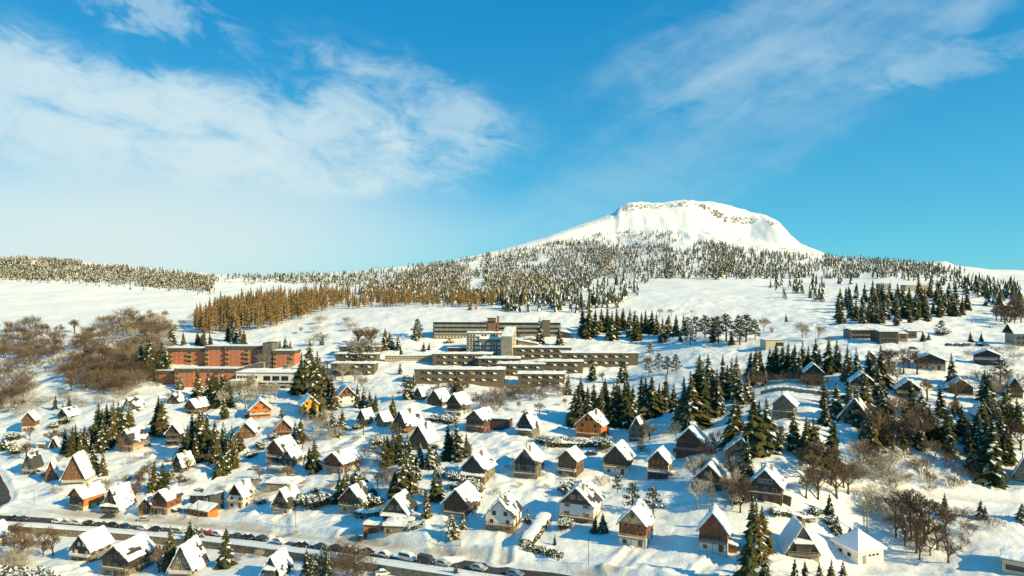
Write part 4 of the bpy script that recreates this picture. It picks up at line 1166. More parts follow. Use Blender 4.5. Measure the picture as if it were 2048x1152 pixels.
def build_grey_hotel():
    annexe_block(678,758,694,711,'shingled hotel wing with oriels, top of the three stepped wings on the left','top left stepped wing',3,theta=4,depth=8)
    annexe_block(670,754,709,728,'shingled hotel wing with oriels, middle of the three stepped wings on the left','middle left stepped wing',3,theta=4,depth=8)
    annexe_block(661,749,728,750,'shingled hotel wing with oriels, bottom of the three stepped wings on the left','bottom left stepped wing',3,theta=4,depth=9)
    band_block(866,974,645,677,'long four-storey hotel block with window bands, left of the roof tower','upper hotel block left of the tower',4,8,theta=3)
    band_block(992,1121,646,672,'long hotel block with window bands, right of the roof tower','upper hotel block right of the tower',3,9,theta=3,groundwhite=False)
    def tower(x0, x1, yt, yb, depth, label, short, mat, cap=True, theta=2):
        P, rz, w, h = place_block(x0, x1, yt, yb, theta)
        r = root('tower', P, rz, label, 'tower'); LAND.append(((x0+x1)/2, (yt+yb)/2, short))
        obj('wall', MB().box(-w/2, w/2, 0, depth, -5, h), mat, r)
        if cap:
            obj('parapet', MB().box(-w/2-0.25, w/2+0.25, -0.25, depth+0.25, h+0.004, h+0.35), DARKFASCIA, r)
            snow_slope('snow_cover', r, (-w/2-0.2, -0.2, h+0.35), (w/2+0.2, -0.2, h+0.35), (-w/2-0.2, depth+0.2, h+0.35), (0, 0, 1), 1.0, int(x0), 0.4, 5, 5)
        return r, w, h
    r, w, h = tower(975,991,637,678,9,'brown lift tower between the two upper hotel blocks','brown lift tower',plain('brown_brick', (0.22,0.125,0.08), 0.85, 0.15, 0.6))
    window(r, 0, 0, h-3.2, w*0.8, 1.4, 0, 'dark')
    obj('head_roof', MB().box(-w/2-1.6, w/2+0.3, -0.6, 5, h+0.36, h+0.6), wallmat('concrete'), r)
    tower(994,998,632,676,1.6,'slim brown chimney stack beside the lift tower','slim chimney stack',plain('brown_brick', (0.22,0.125,0.08)),cap=False)
    tower(1084,1100,641,674,13.4,'blank grey stair block in front of the right upper hotel block','blank grey stair block',TOWERCLAD)
    # wings in the middle
    annexe_block(864,983,709,732,'shingled hotel wing with five oriel columns left of the pale tower','wing left of the pale tower',5,theta=3)
    annexe_block(1023,1143,696,718,'shingled hotel wing with oriels right of the pale tower','wing right of the pale tower',5,theta=3,plain_right=0.12)
    annexe_block(956,1040,718,739,'shingled hotel wing with three oriel columns below the pale tower','wing below the pale tower',3,theta=3,plain_right=0.10)
    annexe_block(1123,1277,707,732,'longest shingled hotel wing reaching out to the right','longest right wing',6,theta=3,plain_right=0.10)
    annexe_block(1075,1167,724,748,'shingled hotel wing in front of the longest right wing','wing in front of the longest wing',3,theta=3,plain_right=0.08,plain_left=0.18)
    annexe_block(994,1091,729,753,'shingled hotel wing in the middle of the lower group','middle wing of the lower group',3,theta=3,plain_left=0.16,plain_right=0.06)
    annexe_block(828,1009,740,766,'very long front hotel wing above the three row chalets','very long front wing',7,theta=3,plain_right=0.06)
    annexe_block(1035,1130,749,773,'lowest shingled hotel wing half hidden by brown shrubs','lowest hotel wing',4,theta=3)
    # walkway
    P, rz, w, h = place_block(770, 864, 712, 722, 0)
    r = root('covered_walkway', P, rz, 'long covered walkway with a row of small windows between hotel wings', 'walkway'); LAND.append((817, 716, 'covered walkway'))
    obj('wall', MB().box(-w/2, w/2, 0, 3, -3, h), wallmat('beige'), r)
    obj('roof', MB().box(-w/2-0.3, w/2+0.3, -0.4, 3.4, h+0.004, h+0.2), DARKFASCIA, r)
    snow_slope('snow_cover', r, (-w/2-0.3, -0.4, h+0.2), (w/2+0.3, -0.4, h+0.2), (-w/2-0.3, 3.4, h+0.2), (0, 0, 1), 1.0, 4, 0.6, 12, 4)
    for i in range(16): window(r, -w/2+1.2+i*(w-2.4)/15, 0, h*0.4, 0.9, h*0.32, 0, 'white')
    # pale tower with sloping top and green leaf emblem
    P, rz, w, h = place_block(1002, 1024, 655, 719, 18)
    r = root('tower', P, rz, 'tall pale tower with slanting snowy top and green emblem', 'tower'); LAND.append((1013, 690, 'pale slanted tower'))
    d = 9
    tw = MB(); hl = h*0.72
    n = len(tw.v)
    tw.v += [(-w/2,0,-5),(w/2,0,-5),(w/2,d,-5),(-w/2,d,-5),(-w/2,0,hl),(w/2,0,hl),(w/2,d,h),(-w/2,d,h)]
    for q in ((0,3,2,1),(0,1,5,4),(1,2,6,5),(2,3,7,6),(3,0,4,7),(4,5,6,7)): tw.f.append(q); tw.mi.append(0)
    obj('wall', tw, cladding('pale_panels', (0.40,0.34,0.24), 0.9, 1.2), r)
    snow_slope('snow_cover', r, (-w/2, 0, hl), (w/2, 0, hl), (-w/2, d, h), (0, -(h-hl)/math.hypot(d,h-hl), d/math.hypot(d,h-hl)), 1.0, 9, 0.35, 6, 8)
    em = MB()
    for a in range(3):
        ang = math.radians(60 + a*40)
        pts = [(0,0),(0.5*math.cos(ang-0.35),0.5*math.sin(ang-0.35)),(1.5*math.cos(ang),1.5*math.sin(ang)),(0.5*math.cos(ang+0.35),0.5*math.sin(ang+0.35))]
        em.prism(pts, -0.14, -0.02)
    obj('emblem', em, plain('emblem_green', (0.02,0.42,0.16), 0.6, 0.1), r, (-w/2+1.6, 0, hl-2.3))
    for k in range(6):
        window(r, w/2, d*0.5, 4+k*2.6, 0.8, 1.1, math.pi/2, 'dark')
    # windowed central wing, stepping out in the middle
    for (x0, x1, yt, yb, fl, dep, lab, sh, bays) in ((933, 1002, 667, 708, 5, 14, 'five-storey central hotel wing with rows of small white windows', 'five-storey central wing', 6),):
        P, rz, w, h = place_block(x0, x1, yt, yb, 2)
        r = root('hotel_block', P, rz, lab, 'building'); LAND.append(((x0+x1)/2, (yt+yb)/2, sh))
        obj('wall', MB().box(-w/2, w/2, 0, dep, -5, h), cladding('grey_boards', (0.16,0.135,0.095), 1.4, 0.5), r)
        obj('fascia', MB().box(-w/2-0.3, w/2+0.3, -0.4, dep+0.3, h+0.004, h+0.3), DARKFASCIA, r)
        snow_slope('snow_cover', r, (-w/2-0.3, -0.4, h+0.3), (w/2+0.3, -0.4, h+0.3), (-w/2-0.3, dep+0.3, h+0.3), (0, 0, 1), 1.0, 12, 0.6, 10, 6)
        sf = h/fl
        bx = w*0.36
        st = obj('projecting_bay', MB().box(w/2-w*0.62, w/2-0.05, -2.4, -0.003, -5, h-sf*1.3), cladding('grey_boards', (0.16,0.135,0.095)), r)
        snow_slope('snow_cover', st, (w/2-w*0.62, -2.4, h-sf*1.3), (w/2-0.05, -2.4, h-sf*1.3), (w/2-w*0.62, -0.02, h-sf*0.75), (0, -0.4, 0.9), 1.0, 13, 0.4, 8, 4)
        for k in range(fl):
            zb0, zb1 = k*sf+sf*0.28, k*sf+sf*0.80
            if (k+1)*sf < h-sf*1.2:
                obj('window_band', MB().box(w/2-w*0.62+0.2, w/2-0.3, -2.48, -2.403, zb0, zb1), wallmat('white'), r)
                obj('window_band', MB().box(-w/2+0.3, w/2-w*0.62-0.2, -0.08, -0.003, zb0, zb1), wallmat('white'), r)
            elif k == fl-1: obj('window_band', MB().box(-w/2+0.3, w/2-0.3, -0.08, -0.003, zb0, zb1), wallmat('white'), r)
            else: obj('window_band', MB().box(-w/2+0.3, w/2-w*0.62-0.2, -0.08, -0.003, zb0, zb1), wallmat('white'), r)
            for i in range(bays*2):
                if i % 4 == 3: continue
                x = -w/2 + (i+0.6)*w/(bays*2)
                yy = -2.4 if (x > w/2-w*0.62+0.4 and (k+1)*sf < h-sf*1.2) else 0
                if yy == 0 and abs(x-(w/2-w*0.62)) < 0.6: continue
                if yy == 0 and x > w/2-w*0.62 and k == fl-2: continue
                window(r, x, yy-0.08, k*sf+sf*0.36, w/(bays*2)*0.56, sf*0.36, 0, 'dark')
    # wedge-roofed halls to the right of the tower
    def wedge(x0, x1, yt, yb, hl, hr, label, short, dep, mat):
        P, rz, w, h = place_block(x0, x1, yt, yb, 6)
        r = root('hall', P, rz, label, 'building'); LAND.append(((x0+x1)/2, (yt+yb)/2, short))
        obj('wall', MB().prism([(-w/2,-5),(w/2,-5),(w/2,h*hr),(-w/2,h*hl)], 0, dep), mat, r)
        ro = obj('roof', MB().slab([(-w/2-0.4,-0.5,h*hl),(w/2+0.4,-0.5,h*hr),(w/2+0.4,dep,h*hr),(-w/2-0.4,dep,h*hl)], (0,0,0.25)), DARKFASCIA, r)
        nv = Vector((-(h*hr-h*hl), 0, w)).normalized()
        snow_slope('snow_cover', ro, (-w/2-0.4,-0.5,h*hl+0.25), (w/2+0.4,-0.5,h*hr+0.25), (-w/2-0.4,dep,h*hl+0.25), nv, 1.0, int(x0), 0.6, 8, 6)
        for i in range(3): window(r, -w*0.25+i*w*0.25, 0, 0.6, w*0.16, h*min(hl,hr)*0.45, 0, 'dark')
    wedge(1031,1062,676,692,0.7,1.0,'snow-covered wedge-roofed hall behind the pale tower','wedge-roofed hall',9,wallmat('concrete'))
    wedge(1036,1076,681,697,1.0,0.55,'low ochre hall with slanted snowy end right of the tower','low ochre hall',7,OLIVE)
    wedge(1122,1142,660,676,0.8,0.55,'small dark lodge at the right end of the upper block','small dark lodge',6,wallmat('slate_wood'))
    # little glass pavilion in the shade
    flat_box('pavilion','K3',1470,1725,553,602,6,'dark glass pavilion with thin flat roof in the hotel shade','dark glass pavilion','pavilion','slate_wood',0.25,2,(('win',0.2,0.6,4.0,1.8),('win',0.5,0.6,4.0,1.8),('win',0.8,0.6,4.0,1.8)))

build_grey_hotel()

def red_block(x0, x1, yt, yb, floors, layout, label, short, depth=11, theta=2, white_base=False, end_dark=0.0):
    """layout: list of (fraction, kind) kind 'w' window or 'b' balcony stack"""
    P, rz, w, h = place_block(x0, x1, yt, yb, theta)
    r = root('hotel_block', P, rz, label, 'building', None); LAND.append(((x0+x1)/2, (yt+yb)/2, short))
    hp = 2.0; hw = h - hp
    obj('wall', MB().box(-w/2, w/2, 0, depth, -5, hw), REDWALL, r)
    obj('parapet', MB().box(-w/2-0.3, w/2+0.3, -0.5, depth+0.3, hw+0.004, h), DARKFASCIA, r)
    snow_slope('snow_cover', r, (-w/2-0.3, -0.45, h), (w/2+0.3, -0.45, h), (-w/2-0.3, depth+0.3, h), (0, 0, 1), 1.0, int(x0), 0.22, 10, 4)
    sf = hw/floors
    for fr, kind in layout:
        x = (fr-0.5)*w
        for k in range(floors):
            z = k*sf
            if kind == 'w': window(r, x, 0, z+sf*0.34, 0.75, sf*0.42, 0, 'white')
            else:
                bw = 3.2 if kind == 'b' else 2.0
                bo = obj('balcony', MB().box(-bw/2, bw/2, -1.1, -0.004, 0, 0.15).box(-bw/2, bw/2, -1.1, -1.0, 0.15, sf*0.42).box(-bw/2, -bw/2+0.1, -1.0, -0.004, 0.15, sf*0.42).box(bw/2-0.1, bw/2, -1.0, -0.004, 0.15, sf*0.42), OLIVE, r, (x, 0, z+0.1))
                window(r, x, 0, z+0.3, bw*0.72, sf*0.68, 0, 'beige')
    if white_base:
        obj('ground_strip', MB().box(-w/2-0.2, w/2, -0.35, -0.003, -1.5, 0.0), wallmat('cream'), r)
    return r

def build_red_hotel():
    red_block(335,411,696,729,3,[(0.09,'s'),(0.22,'w'),(0.36,'w'),(0.58,'b'),(0.76,'w'),(0.92,'w')],'red hotel block of three storeys, leftmost of the upper row','leftmost upper red hotel block')
    red_block(411,449,692,734,4,[(0.09,'s'),(0.42,'w'),(0.68,'w')],'narrow four-storey red hotel block left of the long one','narrow red hotel block',depth=12)
    red_block(449.5,527,692,734,4,[(0.07,'s'),(0.22,'w'),(0.35,'w'),(0.56,'b'),(0.74,'w'),(0.87,'w')],'long four-storey red hotel block left of the grey tower','long red hotel block',depth=12)
    red_block(546,589,701,734,3,[(0.10,'s'),(0.34,'w'),(0.56,'w'),(0.86,'s')],'red hotel block right of the grey tower','red hotel block right of the tower')
    red_block(311,349,741,768,2,[(0.14,'s'),(0.48,'w'),(0.8,'w')],'low red hotel block, leftmost of the lower row','leftmost lower red block',depth=10,white_base=True)
    red_block(349.5,387,737,774,3,[(0.14,'s'),(0.48,'w'),(0.78,'w')],'red hotel block with shaded right part, second of the lower row','second lower red block',depth=10,white_base=True)
    red_block(387.5,474,737,774,3,[(0.06,'s'),(0.25,'w'),(0.38,'w'),(0.52,'b'),(0.68,'w'),(0.82,'w')],'long red hotel block behind dark spruces in the lower row','long lower red block',depth=10)
    P, rz, w, h = place_block(527, 545.5, 686, 735, 2)
    r = root('tower', P, rz, 'grey panel-clad tower of the red hotel', 'tower'); LAND.append((536, 710, 'grey tower of the red hotel'))
    obj('wall', MB().box(-w/2, w/2, -1.5, 10, -5, h), TOWERCLAD, r)
    obj('coping', MB().box(-w/2-0.15, w/2+0.15, -1.65, 10.15, h+0.003, h+0.2), DARKFASCIA, r)
    # white hall
    P, rz, w, h = place_block(472, 591, 746, 777, 3)
    r = root('hall', P, rz, 'white hotel hall with large dark windows and deep snow on its flat roof', 'building'); LAND.append((535, 760, 'white hotel hall'))
    obj('wall', MB().box(-w/2, w/2, 0, 16, -5, h), wallmat('white'), r)
    obj('fascia', MB().box(-w/2-0.3, w/2+0.3, -0.4, 16.3, h+0.004, h+0.25), DARKFASCIA, r)
    snow_slope('snow_cover', r, (-w/2-0.3, -0.4, h+0.25), (w/2+0.3, -0.4, h+0.25), (-w/2-0.3, 16.3, h+0.25), (0, 0, 1), 1.0, 31, 1.0, 12, 8)
    lb = obj('low_wing', MB().box(-w/2-2, -w*0.12, -5, -0.003, -5, h*0.55), wallmat('cream'), r)
    snow_slope('snow_cover', lb, (-w/2-2.2, -5.2, h*0.55), (-w*0.12+0.2, -5.2, h*0.55), (-w/2-2.2, -0.05, h*0.55), (0, 0, 1), 1.0, 33, 0.5, 8, 4)
    for x in (-w/2+0.5, -w/2+2.2): obj('door', MB().box(-0.75, 0.75, -0.1, 0.02, 0, 2.0), wallmat('yellow'), r, (x, -5, 0.3))
    for i in range(5): window(r, -w*0.40+i*w*0.055, -5, h*0.22, 1.3, h*0.16, 0, 'dark')
    for i in range(7): window(r, -w*0.46+i*w*0.05, 0, h*0.66, 1.2, h*0.14, 0, 'dark')
    for x in (0.02, 0.17, 0.32): window(r, x*w, 0, h*0.52, 4.0, h*0.28, 0, 'dark')
    for x in (-0.05, 0.10, 0.25, 0.38): window(r, x*w, 0, h*0.28, 4.2, h*0.09, 0, 'dark')
    for x in (0.0, 0.14, 0.28): window(r, x*w, 0, h*0.05, 3.6, h*0.10, 0, 'dark')
    obj('canopy', MB().box(-w*0.1, w/2, -1.5, -0.004, h*0.18, h*0.23), wallmat('concrete'), r)
    # slanted grey ramp roof
    P, rz, w, h = place_block(477, 526, 724, 742, 4)
    r = root('sloped_hall', P, rz, 'grey ribbed wedge wall rising towards the tower of the red hotel', 'building'); LAND.append((502, 733, 'grey ribbed wedge'))
    obj('wall', MB().prism([(-w/2,-6),(w/2,-6),(w/2,h),(-w/2,h*0.35)], 0, 7), TOWERCLAD, r)
    snow_slope('snow_cover', r, (-w/2,0,h*0.35), (w/2,0,h), (-w/2,7,h*0.35), Vector((-h*0.65,0,w)).normalized(), 1.0, 41, 0.35, 8, 4)
build_red_hotel()

def glass_lodge():
    def blk(x0, x1, yt, yb, lab, sh, mat, dep, bands, theta=6, snowh=0.7):
        P, rz, w, h = place_block(x0, x1, yt, yb, theta)
        r = root('lodge', P, rz, lab, 'building'); LAND.append(((x0+x1)/2, (yt+yb)/2, sh))
        obj('wall', MB().box(-w/2, w/2, 0, dep, -4, h), mat, r)
        obj('fascia', MB().box(-w/2-0.3, w/2+0.3, -0.4, dep+0.3, h+0.004, h+0.25), DARKFASCIA, r)
        snow_slope('snow_cover', r, (-w/2-0.3,-0.4,h+0.25), (w/2+0.3,-0.4,h+0.25), (-w/2-0.3,dep+0.3,h+1.2), (0,-0.1,1), 1.0, int(x0), snowh, 10, 6)
        for z0, z1, n in bands:
            for i in range(n):
                window(r, -w/2+0.8+(i+0.5)*(w-1.6)/n, 0, z0*h, (w-1.6)/n*0.84, (z1-z0)*h, 0, 'grey')
        return r
    bw = wallmat('grey')
    blk(1701,1758,661,678,'brown lodge with two long glass bands, left part of the roadside group','left glass-banded lodge',bw,11,[(0.12,0.38,8),(0.62,0.9,8)])
    blk(1759,1797,664,686,'glazed lodge front with terrace, middle of the roadside group','middle glazed lodge',wallmat('dark'),12,[(0.5,0.92,6),(0.1,0.36,5)])
    blk(1797.5,1815,668,684,'small glazed link with sloping snowy roof beside the lodge','small glazed link',wallmat('grey'),9,[(0.45,0.85,3)])
    blk(1815.5,1834,663,677,'reddish brown end block of the roadside lodge group','reddish end lodge',wallmat('brown'),9,[(0.3,0.75,3)])
glass_lodge()

def concrete_block(x0, x1, yt, yb, lab, sh, dep=9):
    P, rz, w, h = place_block(x0, x1, yt, yb, 3)
    r = root('bunker', P, rz, lab, 'building'); LAND.append(((x0+x1)/2, (yt+yb)/2, sh))
    obj('wall', MB().box(-w/2, w/2, 0, dep, -4, h), cladding('board_concrete', (0.34,0.30,0.215), 2.5, 1.2), r)
    obj('wing_wall', MB().prism([(-w/2-5, -3), (-w/2-0.01, -3), (-w/2-0.01, h*0.9), (-w/2-5, 0.5)], 1.0, 1.8), wallmat('concrete'), r)
    snow_slope('snow_cover', r, (-w/2,0,h), (w/2,0,h), (-w/2,dep,h), (0,0,1), 1.0, int(x0), 0.35, 8, 5)
concrete_block(1761,1782,567,581,'square concrete water tank building above the right pine wood','square concrete bunker')
concrete_block(1811,1856,570,582,'long concrete reservoir building above the right pine wood','long concrete bunker')

def edge_lodge():
    P, rz, w, h = place_block(2030, 2072, 668, 692, 14)
    r = root('house', P, rz, 'apartment house with big shaded snowy roof at the upper right edge', 'house'); LAND.append((2042, 675, 'apartment house at the right edge'))
    obj('wall', MB().box(-w/2, w/2, 0, 12, -4, h), wallmat('beige'), r)
    ro = obj('roof', MB().slab([(-w/2-1.2,-1.2,h-0.2),(w/2+1,-1.2,h-0.2),(w/2+1,6,h+5),(-w/2-1.2,6,h+5)], (0,0,0.25)).slab([(-w/2-1.2,6,h+5),(w/2+1,6,h+5),(w/2+1,13,h-0.2),(-w/2-1.2,13,h-0.2)], (0,0,0.25)), SLATE, r)
    snow_slope('snow_cover', ro, (-w/2-1.2,6,h+5.25), (w/2+1,6,h+5.25), (-w/2-1.2,-1.3,h), (0,-0.58,0.81), 1.0, 3, 0.4)
    for k in range(2):
        bo = obj('balcony', MB().box(-w/2+0.3, w/2-0.3, -1.1, -0.004, 0.4+k*2.7, 0.55+k*2.7), wallmat('grey'), r)
        railing(bo, [(-w/2+0.3, -1.05), (w/2-0.3, -1.05)], 0.55+k*2.7, wallmat('brown'))
        for i in range(4): window(r, -w/2+1.6+i*(w-3.2)/3, 0, 0.8+k*2.7, 1.2, 1.6, 0, 'white')
edge_lodge()

def panel_fence():
    # low concrete fence of panels between posts above the grey chalet
    A, B = g(1522, 788), g(1675, 790)
    n = 13
    r = root('panel_fence', A, 0, 'low fence of pale panels between posts above the grey-brown chalet', 'fence'); LAND.append((1600, 788, 'panel fence'))
    for i in range(n):
        p = A.lerp(B, i/n); q = A.lerp(B, (i+1)/n)
        p.z = zat(p.x, p.y); q.z = zat(q.x, q.y)
        mb = MB(); a = p-A; b = q-A
        mb.slab([(a.x+0.15,a.y,a.z-0.5),(b.x-0.15,b.y,b.z-0.5),(b.x-0.15,b.y,b.z+1.3),(a.x+0.15,a.y,a.z+1.3)], (0,0.1,0))
        obj('panel', mb, wallmat('concrete'), r)
        obj('post', MB().box(a.x-0.13,a.x+0.13,a.y-0.08,a.y+0.18,a.z-0.6,a.z+1.5), wallmat('beige'), r)
        obj('snow_cap', MB().box(a.x+0.05,b.x-0.05,min(a.y,b.y)-0.1,max(a.y,b.y)+0.3,max(a.z,b.z)+1.52,max(a.z,b.z)+1.75), SNOW, r)
panel_fence()

# ------------------------------------------------------------------ vegetation
def leaf_mat(name, c1, c2, c3, rough=0.8, per_obj=True, snowy=False):
    m, t, b, N = new_mat(name)
    nz = N.noise(coords(t), 3.0, 3)
    if per_obj:
        oi = t.nodes.new('ShaderNodeObjectInfo'); rv = oi.outputs['Random']
    else:
        at = t.nodes.new('ShaderNodeAttribute'); at.attribute_name = 'tint'; rv = at.outputs['Fac']
    c = N.mix(N.smooth(rv, 0.1, 0.9), c1, c2)
    c = N.mix(N.smooth(nz, 0.45, 0.75, 0, 0.7), c, c3)
    t.links.new(c, b.inputs['Base Color']); b.inputs['Roughness'].default_value = rough
    b.inputs['Specular IOR Level'].default_value = 0.15
    return m
NEEDLE = leaf_mat('spruce_needles', (0.044, 0.054, 0.021), (0.118, 0.090, 0.030), (0.085, 0.085, 0.032))
PINEN = leaf_mat('pine_needles', (0.052, 0.066, 0.034), (0.095, 0.088, 0.040), (0.10, 0.11, 0.05))
HEDGE = leaf_mat('hedge_leaves', (0.055, 0.065, 0.022), (0.075, 0.08, 0.03), (0.09, 0.08, 0.03))
FARNEEDLE = leaf_mat('far_needles', (0.066, 0.070, 0.032), (0.26, 0.17, 0.065), (0.115, 0.105, 0.05), per_obj=False)
LARCH = leaf_mat('larch_twigs', (0.27, 0.175, 0.070), (0.35, 0.235, 0.100), (0.22, 0.15, 0.075), per_obj=False)
BARK = plain('bark', (0.11, 0.075, 0.05), 0.9, 0.35, 4.0)
TWIG = leaf_mat('bare_twigs', (0.150, 0.100, 0.060), (0.215, 0.155, 0.095), (0.12, 0.082, 0.055))
FROST = leaf_mat('frosted_twigs', (0.34, 0.29, 0.215), (0.46, 0.42, 0.35), (0.24, 0.18, 0.12))

SPMB = {}
def spruce_mesh(seed, snow, slim=1.0, larch=False):
    rng = random.Random(seed)
    mb = MB(); R = (0.27 + 0.07*rng.random())*slim
    pw = rng.uniform(0.62, 1.0); asym = rng.random()*6.28; gap = [rng.random() for _ in range(40)]
    n = 25
    for k in range(n):
        t = k/(n-1)
        z = 0.045 + 0.93*t**0.92
        r = R*((1-t)**pw)*(0.9+0.1*math.cos(k*2.1)) + 0.012
        nb = int(9 - 4*t)
        for i in range(nb):
            a = 2*math.pi*(i + rng.random()*0.8)/nb + k*1.3
            L = r*(0.58 + 0.58*rng.random())*(1 + 0.22*math.cos(a-asym))*(0.72 if gap[k] < 0.18 else 1.0)
            zz = z + 0.022*(rng.random()-0.5)
            c, s = math.cos(a), math.sin(a)
            dr = (0.30 if t < 0.7 else 0.1) + 0.25*rng.random()
            w = 0.26*L + 0.010
            p0 = Vector((0, 0, zz + 0.02)); p1 = Vector((c*L*0.55, s*L*0.55, zz - L*dr*0.25)); p2 = Vector((c*L, s*L, zz - L*dr))
            side = Vector((-s, c, 0))
            dn = Vector((0, 0, -0.55*w))
            j = rng.random()
            l1 = p1 + side*w + dn*(0.8+j); r1 = p1 - side*w*(0.8+0.4*j) + dn*(1.4-j)
            l0 = Vector((c*L*0.18, s*L*0.18, zz)) + side*w*0.6 + dn; r0 = Vector((c*L*0.18, s*L*0.18, zz)) - side*w*0.6 + dn
            mb.quad(p0, l0, l1, p1); mb.tri(p1, l1, p2)
            mb.quad(p0, p1, r1, r0); mb.tri(p1, p2, r1)
            # ragged hanging twig
            q = p1.lerp(p2, rng.random()); mb.tri(q + side*0.3*w, q - side*0.3*w, q + Vector((c*0.02, s*0.02, -0.035-0.03*rng.random())))
            if rng.random() < snow:
                up = Vector((0, 0, 0.010 + 0.006*rng.random())); f = 0.55 + 0.35*rng.random()
                b0 = p0.lerp(p1, 0.35) + up; b1 = p1 + up*1.4; b2 = p1.lerp(p2, 0.8) + up
                mb.quad(b0, b1 + side*w*f + dn*0.5, b2, b1 - side*w*f + dn*0.5, 1)
    # leader
    mb.tri((0.012, 0, 0.93), (-0.012, 0.004, 0.93), (0, 0, 1.02)); mb.tri((0, 0.012, 0.93), (0, -0.012, 0.93), (0, 0, 1.02))
    cr = mb.mesh('crown', [NEEDLE, SNOW])
    tr = MB().tube((0, 0, -0.25), (0, 0, 0.12), 0.022, 0.018, 7).tube((0, 0, 0.12), (0, 0, 0.97), 0.018, 0.003, 6).mesh('trunk', BARK)
    SPMB[cr.name] = mb
    return tr, cr

def pine_mesh(seed, snow):
    rng = random.Random(seed)
    mb = MB(); tb = MB()
    tb.tube((0, 0, -0.2), (0.01, 0, 0.35), 0.028, 0.022, 7).tube((0.01, 0, 0.35), (-0.01, 0.01, 0.95), 0.022, 0.006, 6)
    n = 16
    for k in range(n):
        t = k/(n-1)
        z = 0.25 + 0.70*t
        a = k*2.4 + rng.random()
        rr = (0.30*(1-t)**0.7 + 0.02)*(0.6+0.6*rng.random())
        c = Vector((math.cos(a)*rr, math.sin(a)*rr, z))
        tb.tube((0, 0, z-0.06), tuple(c), 0.010, 0.004, 4)
        s = 0.10 + 0.06*rng.random()*(1.2-t)
        for q in range(46):
            d = Vector((rng.gauss(0,1), rng.gauss(0,1), rng.gauss(0,0.7))).normalized()
            p = c + Vector((d.x*s, d.y*s, d.z*s*0.62))*(0.55+0.5*rng.random())
            e = Vector((rng.gauss(0,1), rng.gauss(0,1), rng.gauss(0,1))).normalized()*0.026
            f = d.cross(e).normalized()*0.022
            mi = 1 if (d.z > 0.25 and rng.random() < snow) else 0
            mb.quad(p-e, p+f, p+e+d*0.012, p-f, mi)
    return tb.mesh('trunk', BARK), mb.mesh('crown', [PINEN, SNOW])

def bare_mesh(seed, frost=False, bushy=False, mat=None):
    rng = random.Random(seed)
    tb = MB(); cb = MB(); mn = 0.0034 if bushy else 0.0028
    def grow(p, d, L, r, lev):
        q = p + d*L
        (tb if lev < 2 else cb).tube(p, q, r, r*0.65, 4 if lev < 2 else 3)
        if lev >= 5: return
        n = 3 if lev < 3 else 2
        if lev == 4: n = 2 if bushy else 3
        for i in range(n):
            ax = d.orthogonal().normalized(); ax.rotate(Matrix.Rotation(rng.random()*6.28, 3, d))
            nd = (d + ax*(0.50+0.50*rng.random()) + Vector((0,0,0.10))).normalized()
            s = p.lerp(q, 0.55 + 0.45*rng.random())
            grow(s, nd, L*(0.60+0.22*rng.random()), max(r*0.56, mn), lev+1)
        if lev < 4: grow(q, (d + Vector((rng.gauss(0,0.15), rng.gauss(0,0.15), 0.05))).normalized(), L*0.72, max(r*0.60, mn), lev+1)
    if bushy:
        for i in range(5):
            a = i*1.257 + rng.random()*0.6
            grow(Vector((0.03*math.cos(a), 0.03*math.sin(a), -0.08)), Vector((0.42*math.cos(a), 0.42*math.sin(a), 1)).normalized(), 0.30+0.08*rng.random(), 0.010, 1)
    else:
        tb.tube((0, 0, -0.2), (0, 0, 0.02), 0.026, 0.022, 5)
        grow(Vector((0, 0, 0.0)), Vector((0.03*rng.gauss(0,1), 0.03*rng.gauss(0,1), 1)).normalized(), 0.19, 0.020, 0)
    zs = max(v[2] for v in cb.v)
    for M in (tb, cb): M.v = [(x/zs, y/zs, z/zs) for x, y, z in M.v]
    mt = FROST if frost else TWIG
    return tb.mesh('trunk', BARK if not frost else mt), cb.mesh('crown', mt)

def shrub_mesh(seed, snow=0.6, mat=None):
    """dense evergreen shrub, snow lying on its upper side"""
    rng = random.Random(seed); mb = MB()
    for k in range(9):
        a = k*2.4; rr = 0.34*math.sqrt((k+0.3)/9.0)
        c = Vector((math.cos(a)*rr, math.sin(a)*rr, 0.30 + 0.28*rng.random()*(1.2-rr*2)))
        s = 0.24 + 0.10*rng.random()
        for q in range(60):
            d = Vector((rng.gauss(0,1), rng.gauss(0,1), rng.gauss(0,0.9))).normalized()
            p = c + d*s*(0.75+0.35*rng.random())
            if p.z < 0: continue
            e = Vector((rng.gauss(0,1), rng.gauss(0,1), rng.gauss(0,1))).normalized()*0.06
            f = d.cross(e).normalized()*0.055
            mb.quad(p-e, p+f, p+e+d*0.02, p-f, 1 if (d.z > 0.15 and rng.random() < snow) else 0)
    tb = MB()
    for k in range(4): tb.tube((0, 0, -0.15), (0.2*math.cos(k*1.6), 0.2*math.sin(k*1.6), 0.4), 0.03, 0.01, 4)
    return tb.mesh('stem', BARK), mb.mesh('foliage', [mat or HEDGE, SNOW])

SPR = {0: [spruce_mesh(s, 0.06) for s in (1, 2, 3, 4)], 1: [spruce_mesh(s, 0.30) for s in (11, 12, 13, 14)], 2: [spruce_mesh(s, 0.65, 1.15) for s in (21, 22)]}
SLIM = [spruce_mesh(s, 0.08, 0.62) for s in (31, 32)]
PIN = [pine_mesh(s, 0.35) for s in (41, 42, 43)]
BARE = [bare_mesh(s) for s in (51, 52, 53, 54)]
BUSH = [bare_mesh(s, bushy=True) for s in (61, 62, 63)]
FBARE = [bare_mesh(s, frost=True) for s in (71, 72)]
FBUSH = [bare_mesh(s, frost=True, bushy=True) for s in (81, 82)]
SHR = [shrub_mesh(s, 0.62) for s in (91, 92, 93)]

